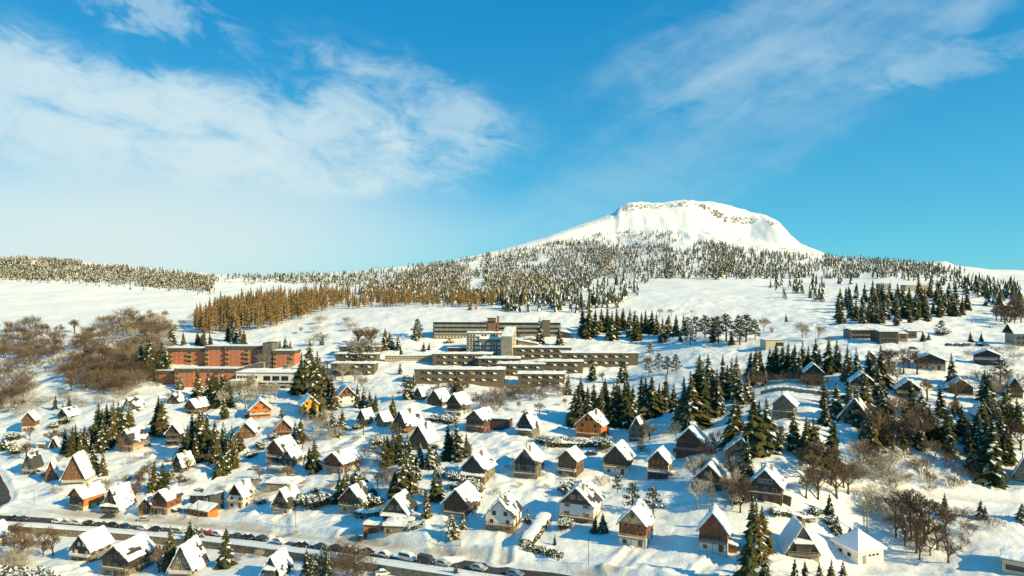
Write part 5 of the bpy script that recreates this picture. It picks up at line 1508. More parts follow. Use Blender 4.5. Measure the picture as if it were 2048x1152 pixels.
TREES = []      # (root, px, py, kind, plural)
KINDS = {'spruce': ('spruce_tree', 'tree'), 'snowy spruce': ('spruce_tree', 'tree'), 'slim spruce': ('spruce_tree', 'tree'), 'pine': ('pine_tree', 'tree'), 'bare tree': ('bare_tree', 'tree'),
         'frosted tree': ('bare_tree', 'tree'), 'bare bush': ('bare_bush', 'bush'), 'frosted bush': ('bare_bush', 'bush'), 'snowy shrub': ('evergreen_shrub', 'shrub')}
TR = random.Random(99)
SPQ = []
def tree(kind, px, py, hp, wide=1.0, snow=None, now=False):
    P = g(px, py)
    if P is None: return
    if 'spruce' in kind and not now:
        SPQ.append((hp, kind, px, py, wide, snow)); return
    m = P.y/F; h = hp*m
    if kind == 'spruce':
        s = snow if snow is not None else TR.choice((0, 0, 1, 1, 1, 1))
        tr, cr = TR.choice(SPR[s])
    elif kind == 'snowy spruce': tr, cr = TR.choice(SPR[2])
    elif kind == 'slim spruce': tr, cr = TR.choice(SLIM)
    elif kind == 'pine': tr, cr = TR.choice(PIN)
    elif kind == 'bare tree': tr, cr = TR.choice(BARE)
    elif kind == 'frosted tree': tr, cr = TR.choice(FBARE)
    elif kind == 'bare bush': tr, cr = TR.choice(BUSH)
    elif kind == 'frosted bush': tr, cr = TR.choice(FBUSH)
    else: tr, cr = TR.choice(SHR)
    nm, cat = KINDS[kind]
    r = bpy.data.objects.new(nm, None); COL.objects.link(r); r.empty_display_size = 0.3
    r.location = P - Vector((0, 0, 0.15)); r.rotation_euler = (TR.gauss(0, 0.02), TR.gauss(0, 0.02), TR.random()*6.28)
    wf = wide*(0.9+0.35*TR.random())
    r.scale = (h*wf, h*wf, h)
    r['category'] = cat
    link(tr.name.split('.')[0], tr, r); link(cr.name.split('.')[0], cr, r)
    TREES.append((r, px, py - hp*0.5, kind))
    return r

SPRUCES = [ # (px, base py, apex py)
 (195,880,803),(212,884,806),(228,888,802),(245,884,808),(258,880,812),(205,900,835),(130,905,855),(145,908,850),(160,906,856),(175,902,862),(152,895,845),
 (315,866,790),(325,868,798),(187,946,886),(205,950,902),(310,980,918),(326,978,922),(342,955,925),(345,1136,1050),(380,1086,1038),(390,1084,1045),
 (396,792,735),(417,800,738),(447,800,735),(361,779,748),(434,812,752),(460,812,760),(386,905,822),(400,912,815),(415,918,825),(428,905,838),(448,838,786),(446,900,842),(440,950,888),(472,935,880),(456,928,870),
 (600,886,832),(588,880,842),(629,945,876),(618,938,892),(695,996,930),(678,1000,940),(714,966,925),(562,835,812),(617,764,674),(600,788,704),(634,802,700),(650,815,722),(663,818,748),(640,790,712),
 (715,815,766),(727,815,772),(740,815,780),(752,822,786),(452,1132,1050),(612,1150,1096),(655,1160,1105),(787,834,788),(913,784,738),(785,926,862),(800,922,850),(815,918,866),(776,905,868),
 (895,916,842),(915,920,838),(933,912,864),(808,988,895),(790,988,940),(826,985,930),(868,1000,936),(856,1034,985),(880,985,948),(912,1162,1124),
 (1150,850,776),(1163,846,762),(1176,848,770),(1190,846,764),(1202,850,772),(1214,846,766),(1227,850,760),(1240,848,768),(1254,852,758),(1266,846,768),(1158,838,768),(1208,838,755),(1235,838,752),(1290,830,750),(1302,832,752),
 (1332,820,745),(1347,824,762),(1318,826,765),(1371,852,752),(1384,858,742),(1396,848,734),(1408,850,728),(1417,800,704),(1432,828,736),(1398,795,708),(1445,778,708),(1464,788,712),(1474,782,710),(1456,800,728),(1424,830,745),
 (1438,830,756),(1466,886,796),(1508,906,780),(1536,900,792),(1520,905,800),(1588,900,812),(1610,916,830),(1630,922,833),(1665,936,838),(1494,972,872),(1618,905,842),
 (1505,1080,985),(1515,1130,1000),(1500,1162,1042),(1524,1100,1010),(1532,1152,1100),(1510,1100,1030),(1590,1166,1114),(1612,1168,1118),(1640,1166,1122),(1662,1166,1115),(1686,1168,1120),(1660,1032,985),
 (1770,822,770),(1766,882,815),(1880,830,768),(1910,826,778),(1892,898,820),(1876,880,832),(1970,802,738),(2010,852,778),(1958,902,820),(1985,962,835),(2012,922,845),(1972,940,850),(1890,1032,984),(1962,1036,998),(2046,1042,1006),(2000,900,812),(2034,860,800),
 (1763,772,688),(1903,768,705),(1658,746,678),(1673,742,677),(1693,762,688),(1714,752,694),(1700,770,706),(1735,768,700),(1941,684,662),(1963,683,664),(1846,682,660),(1857,680,664),
 (1510,762,691),(1521,757,694),(1538,752,692),(1551,748,683),(1566,750,687),(1575,747,682),(1588,752,686),(1605,747,680),(1629,734,675),(1545,756,700),(1598,756,700),(1616,745,690),(1500,750,700),(1640,750,695),
 (1165,672,614),(1175,674,612),(1190,668,617),(1203,664,614),(1215,664,612),(1223,680,620),(1234,660,614),(1246,658,614),(1258,657,616),(1258,674,630),(1270,668,619),(1276,680,630),(1292,664,618),(1303,666,620),(1325,684,632),
 (1352,672,628),(1360,684,660),(1370,670,627),(1426,684,640),(1463,689,662),(1312,668,624),(1338,670,630),(1284,666,622),(1180,664,616),
 (1079,684,634),(1119,691,652),(1186,760,706),(1246,764,706),(1212,790,756),(848,702,682),(858,700,684),
 (455,682,640),(468,684,645),(478,686,654),(488,688,656),(570,698,672),(280,742,676),(300,746,668),(325,735,680),(330,752,690),(345,690,650),(395,690,660),(408,690,655),
 (238,860,800),(222,862,808),(265,870,820),(180,892,848),(168,890,850),(205,868,815),(375,918,850),(392,925,862),(432,925,860),(455,940,880),(465,905,850),(405,885,820),(478,900,855),
 (620,820,760),(628,835,790),(645,840,795),(655,780,720),(625,780,715),(770,930,870),(795,905,855),(820,940,880),(835,960,915),(815,975,900),(800,990,930),(905,905,860),(690,985,935),(705,985,945),(730,985,945),
 (1283,818,750),(1300,832,748),(1160,792,752),(1135,790,746),(940,620,602),
]
SNOWYS = [(368,690,662),(420,694,662),(110,818,788),(140,820,790),(125,832,805),(665,866,818),(685,860,812),(676,872,830),(840,936,886),(860,938,884),(872,930,892),(905,1074,1028),(927,1058,1024),(560,700,678),(580,698,680),
 (770,700,655),(780,698,662),(796,700,668),(802,716,690),(830,680,642),(840,676,652),(800,748,724),(828,772,745),(1055,1046,1014),(1680,1090,1046),(1700,1080,1052),(1672,1066,1030),(1474,800,735),(1484,812,752),(1496,806,745),(1250,790,755),(1325,800,770),
 (645,690,668),(1572,644,626),(1505,770,735),(1530,770,738),(815,798,752),(1110,1090,1068)]
PINES = [(815,798,750),(1235,986,945),(1263,1024,962),(1306,1032,972),(1562,905,862),(2000,768,716),(1392,674,632),(1410,676,630),(1437,686,632),(1452,682,627),(1480,690,630),(1492,684,628),(1510,680,638),(1425,676,634),(1375,672,634),(1300,712,714-30),
 (1318,742,706),(1335,748,712),(1352,745,708),(1298,750,715),(1380,690,655),(835,672,636),(1883,668,640),(1095,898,872),(900,1060,1030),(735,725,690),(720,728,692),(705,726,690),(1700,820,790),(1560,900,850),(1210,905,880),(1283,902,876)]
SHRUBS = [ # px, py, hp, wide
 (1125,1060,28,0.9),(1135,1056,26,0.9),(1150,985,34,1.4),(1135,990,30,1.3),(1172,982,30,1.2),(756,892,26,1.3),(630,1015,32,1.6),(610,1010,26,1.4),(650,1010,28,1.3),(1205,898,30,1.2),(1195,892,26,1.2),(1105,892,26,1.2),
 (1120,890,24,1.3),(1140,892,22,1.3),(1165,893,22,1.3),(1085,886,20,1.3),(925,965,24,1.5),(945,975,24,1.4),(955,985,22,1.3),(905,960,24,1.4),(880,955,26,1.2),(740,1010,26,1.6),(725,1020,24,1.3),(755,1012,24,1.3),
 (890,842,18,1.5),(905,846,18,1.5),(870,840,16,1.5),(1630,1030,22,1.4),(1600,1035,18,1.4),(1570,1030,18,1.4),(1550,1028,18,1.4),(1660,1050,26,1.3),(1690,1095,30,1.3),(1710,1085,26,1.2),(10,900,24,1.4),(30,908,22,1.4),(45,905,18,1.3),
 (25,880,20,1.2),(0,1160,36,1.5),(30,1165,40,1.4),(60,1168,38,1.5),(95,1168,34,1.5),(1485,1000,20,1.3),(1470,1008,20,1.3),(520,895,18,1.4),(545,880,18,1.3),(505,912,16,1.3),(1635,860,12,1.4),(1420,905,16,1.4),(130,848,18,1.3),(108,856,16,1.4),
 (1020,790,14,1.5),(1295,722,12,1.5),(720,712,16,1.4),(700,716,18,1.4),(745,716,18,1.5),(1885,670,18,1.6),(1400,730,12,1.5)]
for px, b, a in SPRUCES:
    tree('spruce', px, b, b-a, 1.0 if b-a > 40 else 1.15)
    if 790 < b < 1130 and TR.random() < 0.25: tree('spruce', px + TR.choice((-1, 1))*TR.uniform(6, 12), b + TR.uniform(-7, 3), (b-a)*TR.uniform(0.6, 0.95), 1.1)
for px, b, a in SNOWYS: tree('snowy spruce', px, b, b-a, 1.0)
for px, b, a in PINES: tree('pine', px, b, max(b-a, 18), 1.0)
for px, b, h, w in SHRUBS: tree('snowy shrub', px, b, h, w*0.9)
for px, b, h in ((1190,1066,40),(1203,1066,42),(1208,1064,38),(1760,826,34),(1680,744,50)): tree('slim spruce', px, b, h)

def inside(poly, x, y):
    c = False; n = len(poly); j = n-1
    for i in range(n):
        if ((poly[i][1] > y) != (poly[j][1] > y)) and (x < (poly[j][0]-poly[i][0])*(y-poly[i][1])/(poly[j][1]-poly[i][1]+1e-9)+poly[i][0]): c = not c
        j = i
    return c
def scatter(poly, n, mind, rng):
    xs = [p[0] for p in poly]; ys = [p[1] for p in poly]
    out = []; tries = 0
    while len(out) < n and tries < n*60:
        tries += 1
        x = rng.uniform(min(xs), max(xs)); y = rng.uniform(min(ys), max(ys))
        if not inside(poly, x, y): continue
        if any((x-a)**2 + ((y-b)*1.8)**2 < mind*mind for a, b in out): continue
        out.append((x, y))
    return out
SR = random.Random(5)
def scat(kind, poly, n, mind, h0, h1, wide=1.0):
    for x, y in scatter(poly, n, mind, SR): tree(kind, x, y, SR.uniform(h0, h1), wide)
# pine wood on the right shoulder
scat('spruce', [(1672,648),(1680,618),(1720,600),(1800,596),(1900,592),(1940,612),(1925,632),(1850,640),(1760,650)], 52, 11, 34, 48, 1.0)
scat('snowy spruce', [(1672,650),(1800,632),(1930,620),(1930,636),(1850,646),(1760,654)], 12, 18, 26, 36, 1.05)
# left thicket of bare trees
for kd, n1, n2, n3 in (('bare bush', 38, 58, 18), ('bare tree', 16, 24, 12)):
    scat(kd, [(-10,668),(60,655),(130,668),(190,655),(225,688),(150,712),(60,738),(-10,745)], n1, 11, 20, 34, 1.05)
    scat(kd, [(120,742),(200,708),(320,692),(312,760),(250,792),(140,790)], n2, 10.5, 26, 42, 1.05)
    scat(kd, [(200,650),(330,640),(340,676),(240,688)], n3, 13, 22, 34, 1.25)
scat('bare bush', [(-10,690),(110,690),(230,680),(330,680),(320,780),(200,795),(60,735),(-10,760)], 46, 15, 14, 24, 1.2)
scat('bare bush', [(-10,745),(70,750),(60,790),(20,815),(-10,820)], 14, 16, 22, 36, 1.3)
scat('frosted bush', [(-10,812),(120,790),(240,796),(300,790),(280,812),(120,820),(-10,850)], 16, 22, 16, 26, 1.4)
scat('frosted tree', [(210,645),(345,640),(350,700),(320,720),(270,700)], 14, 17, 22, 34, 1.2)
scat('bare tree', [(-10,800),(50,800),(40,840),(-10,860)], 5, 24, 30, 44, 1.1)
# bottom left
scat('bare tree', [(15,1100),(60,1085),(100,1090),(110,1112),(40,1125)], 7, 18, 40, 62, 1.2)
scat('frosted bush', [(-5,1150),(30,1110),(60,1120),(30,1155)], 5, 18, 34, 50, 1.2)
scat('bare tree', [(300,1140),(322,1130),(330,1150)], 2, 12, 46, 56, 0.9)
scat('bare bush', [(620,1120),(700,1118),(745,1130),(730,1165),(600,1160)], 8, 24, 30, 46, 1.2)
scat('pine', [(625,1128),(720,1128),(715,1160),(620,1165)], 6, 24, 36, 50, 1.0)
# garden bushes between the chalets
scat('frosted bush', [(20,880),(300,850),(520,850),(780,860),(760,1000),(500,1010),(250,1000),(60,960)], 34, 34, 12, 22, 1.3)
scat('snowy shrub', [(20,880),(300,850),(520,850),(960,860),(960,1000),(500,1010),(250,1000),(60,960)], 30, 40, 10, 16, 1.3)
scat('frosted bush', [(960,880),(1480,860),(1480,960),(1300,1050),(960,1010)], 16, 46, 10, 18, 1.3)
scat('spruce', [(1650,790),(1760,800),(1860,840),(2040,820),(2040,950),(1960,960),(1860,900),(1720,900),(1640,860)], 40, 21, 46, 80, 1.05)
scat('bare tree', [(20,880),(300,850),(520,850),(780,860),(960,880),(960,1010),(500,1010),(250,1000),(60,960)], 30, 40, 22, 40, 1.0)
scat('bare tree', [(1640,800),(2040,790),(2040,860),(1640,860)], 9, 30, 36, 60, 1.0)
scat('bare bush', [(1690,960),(2040,940),(2040,985),(1690,985)], 7, 30, 20, 32, 1.1)
# around the hotels
scat('frosted tree', [(470,795),(560,790),(580,812),(470,825),(420,815)], 8, 20, 32, 50, 0.95)
scat('frosted tree', [(480,730),(690,752),(760,760),(760,795),(690,800),(480,800)], 10, 26, 26, 42, 1.1)
scat('frosted bush', [(620,850),(680,840),(690,870),(640,890)], 7, 14, 24, 36, 1.0)
scat('frosted tree', [(690,705),(760,700),(755,716),(700,722)], 5, 16, 24, 40, 1.3)
scat('bare tree', [(715,690),(748,690),(748,700),(715,700)], 3, 14, 36, 46, 1.3)
scat('bare bush', [(985,790),(1060,780),(1130,778),(1120,800),(1010,812)], 14, 14, 16, 30, 1.4)
scat('bare bush', [(940,805),(1005,790),(1000,822),(960,830)], 7, 15, 22, 32, 1.2)
scat('bare tree', [(870,800),(950,770),(960,785),(900,800)], 4, 20, 26, 40, 1.1)
scat('frosted bush', [(640,640),(720,640),(690,690),(600,690)], 6, 24, 14, 22, 1.3)
scat('frosted bush', [(400,640),(350,680),(330,700),(300,690),(350,640)], 8, 18, 16, 26, 1.3)
for px, py, h in ((1079,828,26),(1038,822,22),(330,640,22),(300,635,18),(600,668,16),(1320,633,18),(1343,632,16),(1382,628,9),(1637,680,34),(1605,676,36),(1612,676,24),(1528,662,30),(1660,690,20),(640,690,26),(1205,765,24),(1130,812,18),(940,830,22)): tree('frosted tree', px, py, h, 1.1)
# right side thickets
scat('bare tree', [(1600,935),(1640,925),(1680,950),(1700,990),(1650,1010),(1590,1010)], 10, 20, 50, 76, 1.05)
scat('bare bush', [(1700,880),(1760,870),(1840,880),(1850,930),(1800,965),(1700,970)], 8, 32, 30, 46, 1.0)
scat('bare tree', [(1720,860),(1790,850),(1840,870),(1840,900),(1730,900)], 8, 22, 50, 76, 1.1)
scat('bare bush', [(1850,900),(1960,930),(1990,985),(1900,985),(1820,975)], 9, 30, 28, 44, 1.0)
scat('frosted bush', [(1690,900),(1840,930),(1850,980),(1690,975)], 10, 26, 28, 42, 1.3)
scat('bare bush', [(1580,770),(1480,780),(1500,760),(1640,765),(1640,782)], 14, 16, 22, 34, 1.2)
scat('bare tree', [(1740,740),(1800,720),(1850,740),(1830,760),(1760,770)], 9, 20, 30, 46, 1.2)
scat('bare tree', [(1780,1030),(1840,1040),(1890,1060),(1900,1130),(1830,1120),(1790,1080)], 15, 20, 46, 74, 1.0)
scat('frosted bush', [(1700,1000),(1780,1000),(1850,1020),(1800,1060),(1720,1050)], 9, 22, 34, 52, 1.1)
scat('bare bush', [(1900,1030),(1920,1080),(1880,1100),(1960,1090),(1990,1050)], 5, 22, 22, 38, 1.1)
scat('frosted tree', [(1370,960),(1420,940),(1470,960),(1480,1020),(1430,1030),(1380,1020)], 12, 19, 44, 68, 0.9)
scat('bare tree', [(1460,960),(1490,960),(1500,1030),(1470,1050)], 6, 18, 46, 70, 0.9)
scat('bare bush', [(1960,770),(2040,760),(2040,800),(1990,800)], 6, 18, 30, 44, 1.1)
scat('bare tree', [(1960,880),(2040,850),(2048,900),(1990,930)], 6, 20, 44, 62, 1.1)
scat('bare tree', [(1990,640),(2048,618),(2055,655),(2010,655)], 16, 9, 26, 40, 1.1)
scat('frosted bush', [(1920,700),(2040,710),(2040,740),(1950,740)], 6, 24, 18, 26, 1.3)
for px, py, h, k in ((270,1000,40,'bare tree'),(258,1006,34,'bare tree'),(215,985,30,'frosted tree'),(285,960,24,'bare tree'),(110,990,22,'frosted bush'),(295,918,20,'frosted bush'),(510,992,34,'frosted tree'),(523,998,26,'frosted bush'),
                     (165,960,22,'frosted bush'),(440,985,20,'frosted bush'),(770,975,36,'frosted bush'),(778,968,40,'bare bush'),(735,915,26,'bare bush'),(758,920,24,'bare bush'),(1017,940,14,'frosted bush'),(1092,978,14,'frosted bush'),(1040,975,14,'frosted bush'),
                     (1300,880,36,'bare tree'),(1352,880,40,'frosted tree'),(1430,905,44,'bare tree'),(1422,925,50,'bare tree'),(1205,972,26,'bare bush'),(590,1070,12,'frosted bush'),(340,800,20,'frosted bush'),(470,1130,20,'bare bush'),(485,1112,16,'bare bush'),(520,1115,22,'frosted bush')):
    tree(k, px, py, h, 1.15)

# the 300 spruces that show largest stand alone, the rest are one mass
SPQ.sort(key=lambda q: -q[0])
for hp, kind, px, py, wide, snow in SPQ[:300]: tree(kind, px, py, hp, wide, snow, now=True)

# --------------------------- far woods: one mass each
def far_tree_template(seed, larch=False):
    rng = random.Random(seed); mb = MB()
    lv = 5; sd = 6
    for k in range(lv):
        z0 = (0.06 if not larch else 0.24) + 0.85*(k/lv); z1 = min(1.02, z0 + 0.30)
        r = (0.21 if not larch else 0.17)*(1 - 0.80*k/lv)
        ph = rng.random()*6
        for i in range(sd):
            a0 = ph + 2*math.pi*i/sd; a1 = a0 + 2*math.pi/sd*0.86
            j = 0.75 + 0.5*rng.random(); dz = -0.05*rng.random()
            mi = 1 if (not larch and rng.random() < 0.26) else 0
            mb.tri((math.cos(a0)*r*j, math.sin(a0)*r*j, z0+dz), (math.cos(a1)*r*j, math.sin(a1)*r*j, z0+dz*0.5), (0, 0, z1), mi)
    mb.tube((0, 0, -0.15), (0, 0, 0.5), 0.018, 0.010, 3, 2)
    return mb
def joined(name, temps, pts, mats, label, cat, tints):
    """pts: list of (Vector base, height, width factor)"""
    V, Q, MI, TI = [], [], [], []
    nv = 0
    rng = np.random.RandomState(3)
    TV = []
    for t in temps:
        v = np.array(t.v); TV.append((v, t.f, t.mi))
    faces_idx, loops, starts = [], [], []
    for k, (p, h, wf) in enumerate(pts):
        v, f, mi = TV[rng.randint(len(TV))]
        a = rng.rand()*6.28; c, s = math.cos(a), math.sin(a)
        lean = 0.10*rng.randn(2)*0.4
        x = (v[:,0]*c - v[:,1]*s)*h*wf + v[:,2]*h*lean[0]; y = (v[:,0]*s + v[:,1]*c)*h*wf + v[:,2]*h*lean[1]
        V.append(np.stack([x+p.x, y+p.y, v[:,2]*h+p.z], 1))
        TI.append(np.full(len(v), tints[k]))
        for q, m in zip(f, mi):
            Q.append(tuple(i+nv for i in q)); MI.append(m)
        nv += len(v)
    V = np.concatenate(V)
    me = bpy.data.meshes.new(name); me.from_pydata(V.tolist(), [], Q)
    for m in mats: me.materials.append(m)
    me.polygons.foreach_set('material_index', MI)
    at = me.attributes.new('tint', 'FLOAT', 'POINT'); at.data.foreach_set('value', np.concatenate(TI).astype(np.float32))
    me.update()
    return tag(link(name, me), label, cat, None, 'stuff')

def wood_points(specs, seed):
    rng = random.Random(seed); out = []; tint = []
    for poly, n, h0, h1, t0, t1 in specs:
        xs = [p[0] for p in poly]; ys = [p[1] for p in poly]; c = 0; tr = 0; clr = 0.5 if max(xs) < 500 else 1.2
        while c < n and tr < n*20:
            tr += 1
            x = rng.uniform(min(xs), max(xs)); y = rng.uniform(min(ys), max(ys))
            if not inside(poly, x, y): continue
            # clearings: thin the wood out by a broad noise
            if vnoise(np.array([x/34.0]), np.array([y/11.0]), seed)[0] < clr*(0.10 + 0.22*rng.random()): continue
            P = g(x, y)
            if P is None: continue
            out.append((P, rng.uniform(h0, h1)*(0.8+0.4*rng.random()), 0.66+0.45*rng.random())); tint.append(rng.uniform(t0, t1)); c += 1
    return out, tint

rest = [(g(q[2], q[3]), q[0], q[4]) for q in SPQ[300:]]
joined('small_spruces', [SPMB[c.name] for k in (0, 1, 2) for _, c in SPR[k][:2]], [(P, hp*P.y/F, w) for P, hp, w in rest], [FARNEEDLE, SNOW], 'smaller dark spruces filling the far groves around the hotels', 'trees', [random.random()*0.35 for _ in rest])
FT = [far_tree_template(s) for s in range(6)]
FLT = [far_tree_template(s, True) for s in range(20, 25)]
specs = [
 ([(380,552),(470,556),(560,556),(540,566),(470,572),(430,590),(390,586)], 90, 4.5, 7.5, 0.1, 0.6),
 ([(0,555),(150,560),(300,572),(425,582),(420,592),(290,582),(140,570),(0,566)], 60, 4, 6.5, 0.1, 0.6),
 ([(1530,562),(1700,568),(1740,590),(1700,606),(1600,604),(1540,596)], 36, 10, 14, 0.0, 0.3),
 ([(1930,565),(2040,585),(2048,608),(1990,618),(1930,600)], 30, 13, 17, 0.0, 0.3),
 ([(0,517),(100,521),(250,535),(430,553),(425,584),(300,575),(150,563),(0,560)], 2600, 4.4, 7.0, 0.1, 0.6),
 ([(60,520),(0,516),(130,522),(210,530),(200,535),(60,528)], 170, 5, 7, 0.7, 1.0),
 ([(430,552),(520,553),(700,547),(850,531),(900,523),(960,530),(900,560),(700,575),(560,566),(500,560)], 900, 5, 8, 0.1, 0.5),
 ([(880,530),(1000,504),(1110,486),(1190,486),(1240,506),(1190,560),(1140,602),(1000,606),(800,596),(700,575)], 3400, 5, 8.5, 0.0, 0.5),
 ([(700,575),(900,560),(1100,560),(1110,606),(1000,610),(740,604)], 760, 8, 12, 0.3, 0.85),
 ([(1120,482),(1220,466),(1340,460),(1390,500),(1230,510),(1130,495)], 330, 4.5, 7.5, 0.0, 0.4),
 ([(1180,498),(1340,490),(1350,558),(1180,560)], 700, 5, 8.5, 0.0, 0.4),
 ([(1330,500),(1400,482),(1440,486),(1470,500),(1470,560),(1330,560)], 520, 6, 9.5, 0.0, 0.35),
 ([(1410,482),(1480,497),(1560,508),(1660,512),(1660,556),(1430,560)], 880, 5.5, 9, 0.0, 0.35),
 ([(1650,513),(1760,518),(1790,522),(1870,530),(1900,548),(1800,556),(1650,558)], 760, 5, 8.5, 0.0, 0.35),
 ([(1780,530),(1900,535),(1960,552),(2010,570),(2040,592),(1980,596),(1900,576),(1800,560)], 170, 6, 10, 0.0, 0.4),
 ([(1060,560),(1200,560),(1310,558),(1280,590),(1200,625),(1110,630)], 110, 8, 14, 0.0, 0.4),
 ([(1000,604),(1120,600),(1120,625),(1010,625)], 60, 9, 14, 0.0, 0.4),
 ([(1180,590),(1260,580),(1250,618),(1190,622)], 18, 10, 14, 0.0, 0.3),
]
pts, tints = wood_points(specs, 8)
joined('spruce_wood', FT, pts, [FARNEEDLE, SNOW, BARK], 'snow-dusted conifer woods covering the ridge and the mountain flanks', 'forest', tints)
def larch_mesh(seed):
    rng = random.Random(seed); mb = MB()
    mb.tube((0, 0, -0.1), (0, 0, 0.98), 0.014, 0.003, 3, 1)
    for k in range(34):
        t = k/33.0; z = 0.20 + 0.76*t; L = 0.19*(1-t)**0.7*(0.6+0.6*rng.random()) + 0.01
        a = k*2.4 + rng.random(); c, s = math.cos(a), math.sin(a)
        w = 0.028
        mb.tri((-s*w, c*w, z-0.02), (s*w, -c*w, z+0.03), (c*L, s*L, z+0.03+0.05*rng.random()))
        mb.tri((0, 0, z-0.03), (0, 0, z+0.04), (c*L*0.9, s*L*0.9, z-0.01))
    return mb
lspecs = [([(385,657),(440,618),(520,604),(640,596),(700,592),(690,612),(640,628),(530,660),(450,668),(400,668)], 620, 13, 19, 0.0, 1.0),
          ([(690,590),(800,596),(1010,604),(985,616),(800,614),(690,620)], 300, 9, 14, 0.0, 1.0)]
lp, lt = wood_points(lspecs, 12)
joined('larch_wood', [larch_mesh(s) for s in range(5)], lp, [LARCH, BARK], 'golden brown leafless larch wood above the hotels', 'forest', lt)

# rock bands at the rim of the summit
def rocks():
    rng = random.Random(4); mb = MB()
    def rock(P, s):
        k = len(mb.v)
        pts = []
        for i in range(6):
            a = i*1.047 + rng.random()*0.5
            pts.append((P.x + math.cos(a)*s*(0.7+0.6*rng.random())*1.5, P.y + math.sin(a)*s*(0.7+0.5*rng.random()), P.z - s*0.5))
        top = [(x + (P.x-x)*0.45 + rng.gauss(0, 0.15*s), y + (P.y-y)*0.45, P.z + s*(0.4+0.4*rng.random())) for x, y, z in pts]
        mb.v += pts + top
        for i in range(6):
            j = (i+1) % 6; mb.f.append((k+i, k+j, k+6+j, k+6+i)); mb.mi.append(0)
        mb.f.append(tuple(k+6+i for i in range(6))); mb.mi.append(1)
    for poly, n, s0, s1 in (([(1242,416),(1256,408),(1330,409),(1372,403),(1375,415),(1330,418),(1290,416),(1246,424)], 230, 0.4, 1.7),
                            ([(1388,408),(1405,409),(1440,424),(1450,430),(1440,440),(1420,424)], 150, 0.5, 2.0),
                            ([(1440,430),(1500,436),(1520,440),(1500,448),(1450,444)], 150, 0.4, 1.9),
                            ([(1530,440),(1556,446),(1562,456),(1545,452)], 25, 0.5, 1.6),
                            ([(1180,446),(1235,428),(1240,436),(1140,462)], 40, 0.4, 1.2),
                            ([(1560,495),(1640,505),(1630,512),(1550,505)], 45, 0.4, 1.4),
                            ([(1860,524),(1890,524),(1915,534),(1900,536)], 40, 0.5, 1.4),
                            ([(1470,470),(1540,480),(1530,490),(1460,480)], 14, 0.4, 1.2)):
        for x, y in scatter(poly, n, 0.8, rng):
            P = g(x, y)
            if P and vnoise(np.array([x/9.0]), np.array([y/4.0]), 17)[0] > 0.36: rock(P, rng.uniform(s0, s1))
    o = obj('summit_rocks', mb, [plain('basalt', (0.26, 0.215, 0.15), 0.9, 0.4, 0.4), SNOW])
    tag(o, 'dark broken rock bands along the snowy summit rim', 'rocks', None, 'stuff')
rocks()

# ------------------------------------------------------------------ hedges
def hedge(name, pts, w, h, label, short, capped=True, seed=1):
    rng = random.Random(seed)
    W = [g(*p) for p in pts]
    o = W[0].copy(); r = root(name, o, 0, label, 'hedge'); LAND.append((pts[0][0], pts[0][1]-5, short))
    mb = MB(); cap = MB(); prev = None
    for a, b in zip(W[:-1], W[1:]):
        L = (b-a).length; n = max(2, int(L/0.5)); d = (b-a).normalized(); nr = Vector((d.y, -d.x, 0)).normalized()
        for i in range(n+1):
            p = a.lerp(b, i/n); p.z = zat(p.x, p.y)
            for q in range(26):
                s = rng.uniform(-1, 1); zz = rng.uniform(0, 1)
                if rng.random() < 0.7: s = 1 if rng.random() < 0.5 else -1
                c = p - o + nr*s*w*0.5*(0.9+0.25*rng.random()) + d*rng.uniform(-0.3, 0.3) + Vector((0, 0, zz*h))
                e = Vector((rng.gauss(0,1), rng.gauss(0,1), rng.gauss(0,1))).normalized()*0.24; f = e.orthogonal().normalized()*0.22
                mb.quad(c-e, c+f, c+e, c-f, 1 if rng.random() < 0.14 else 0)
            if capped:
                th = 0.55 + 0.35*float(fbm(np.array([p.x]), np.array([p.y]), 2.5, 3, 3)[0])
                ww = w*0.56*(1 + 0.25*float(fbm(np.array([p.x]), np.array([p.y]), 1.8, 2, 6)[0]))
                ring = [p-o+nr*ww*math.cos(t)+Vector((0,0,h-0.1+max(0.0,th*math.sin(t)))) for t in np.linspace(math.pi, 0, 7)]
                if prev:
                    for k in range(6): cap.quad(prev[k], ring[k], ring[k+1], prev[k+1])
                prev = ring
    obj('foliage', mb, [HEDGE, SNOW], r)
    if capped: obj('snow_cap', cap, SNOW, r, smooth=True)
hedge('hedge', [(1090,1042),(1078,1060),(1060,1082),(1052,1098)], 3.4, 2.2, 'tall clipped hedge under a smooth snow pillow beside the driveway', 'tall snow-pillowed hedge', seed=2)
hedge('hedge', [(1052,1100),(1080,1105),(1105,1112),(1122,1118)], 1.8, 1.4, 'dark low hedge running down to the road bank', 'dark low hedge', capped=False, seed=3)
hedge('hedge', [(1086,890),(1120,893),(1160,894),(1190,892)], 3.0, 1.8, 'long snow-laden hedge below the bright orange log chalet', 'long snow-laden hedge', seed=4)
hedge('hedge', [(1545,1030),(1580,1034),(1625,1042)], 1.8, 1.3, 'lumpy snow-laden hedge behind the steep bottom A-frame', 'lumpy snow-laden hedge', seed=5)
hedge('hedge', [(718,1032),(740,1036),(762,1030)], 3.2, 1.9, 'rounded clipped hedge with snow cushion beside the green-fronted A-frame', 'rounded clipped hedge', seed=6)
hedge('hedge', [(820,1060),(835,1055),(845,1050)], 2.0, 1.2, 'short green hedge with snow beside the low stone shed', 'short green hedge', seed=7)
hedge('hedge', [(860,840),(885,843),(910,848)], 2.4, 1.4, 'snow-laden hedge below the three chalets in a row', 'hedge below the three chalets', seed=8)
hedge('hedge', [(900,975),(925,980),(955,990)], 2.6, 1.6, 'snow-heaped hedge behind the dark plank chalet', 'hedge behind the plank chalet', seed=9)

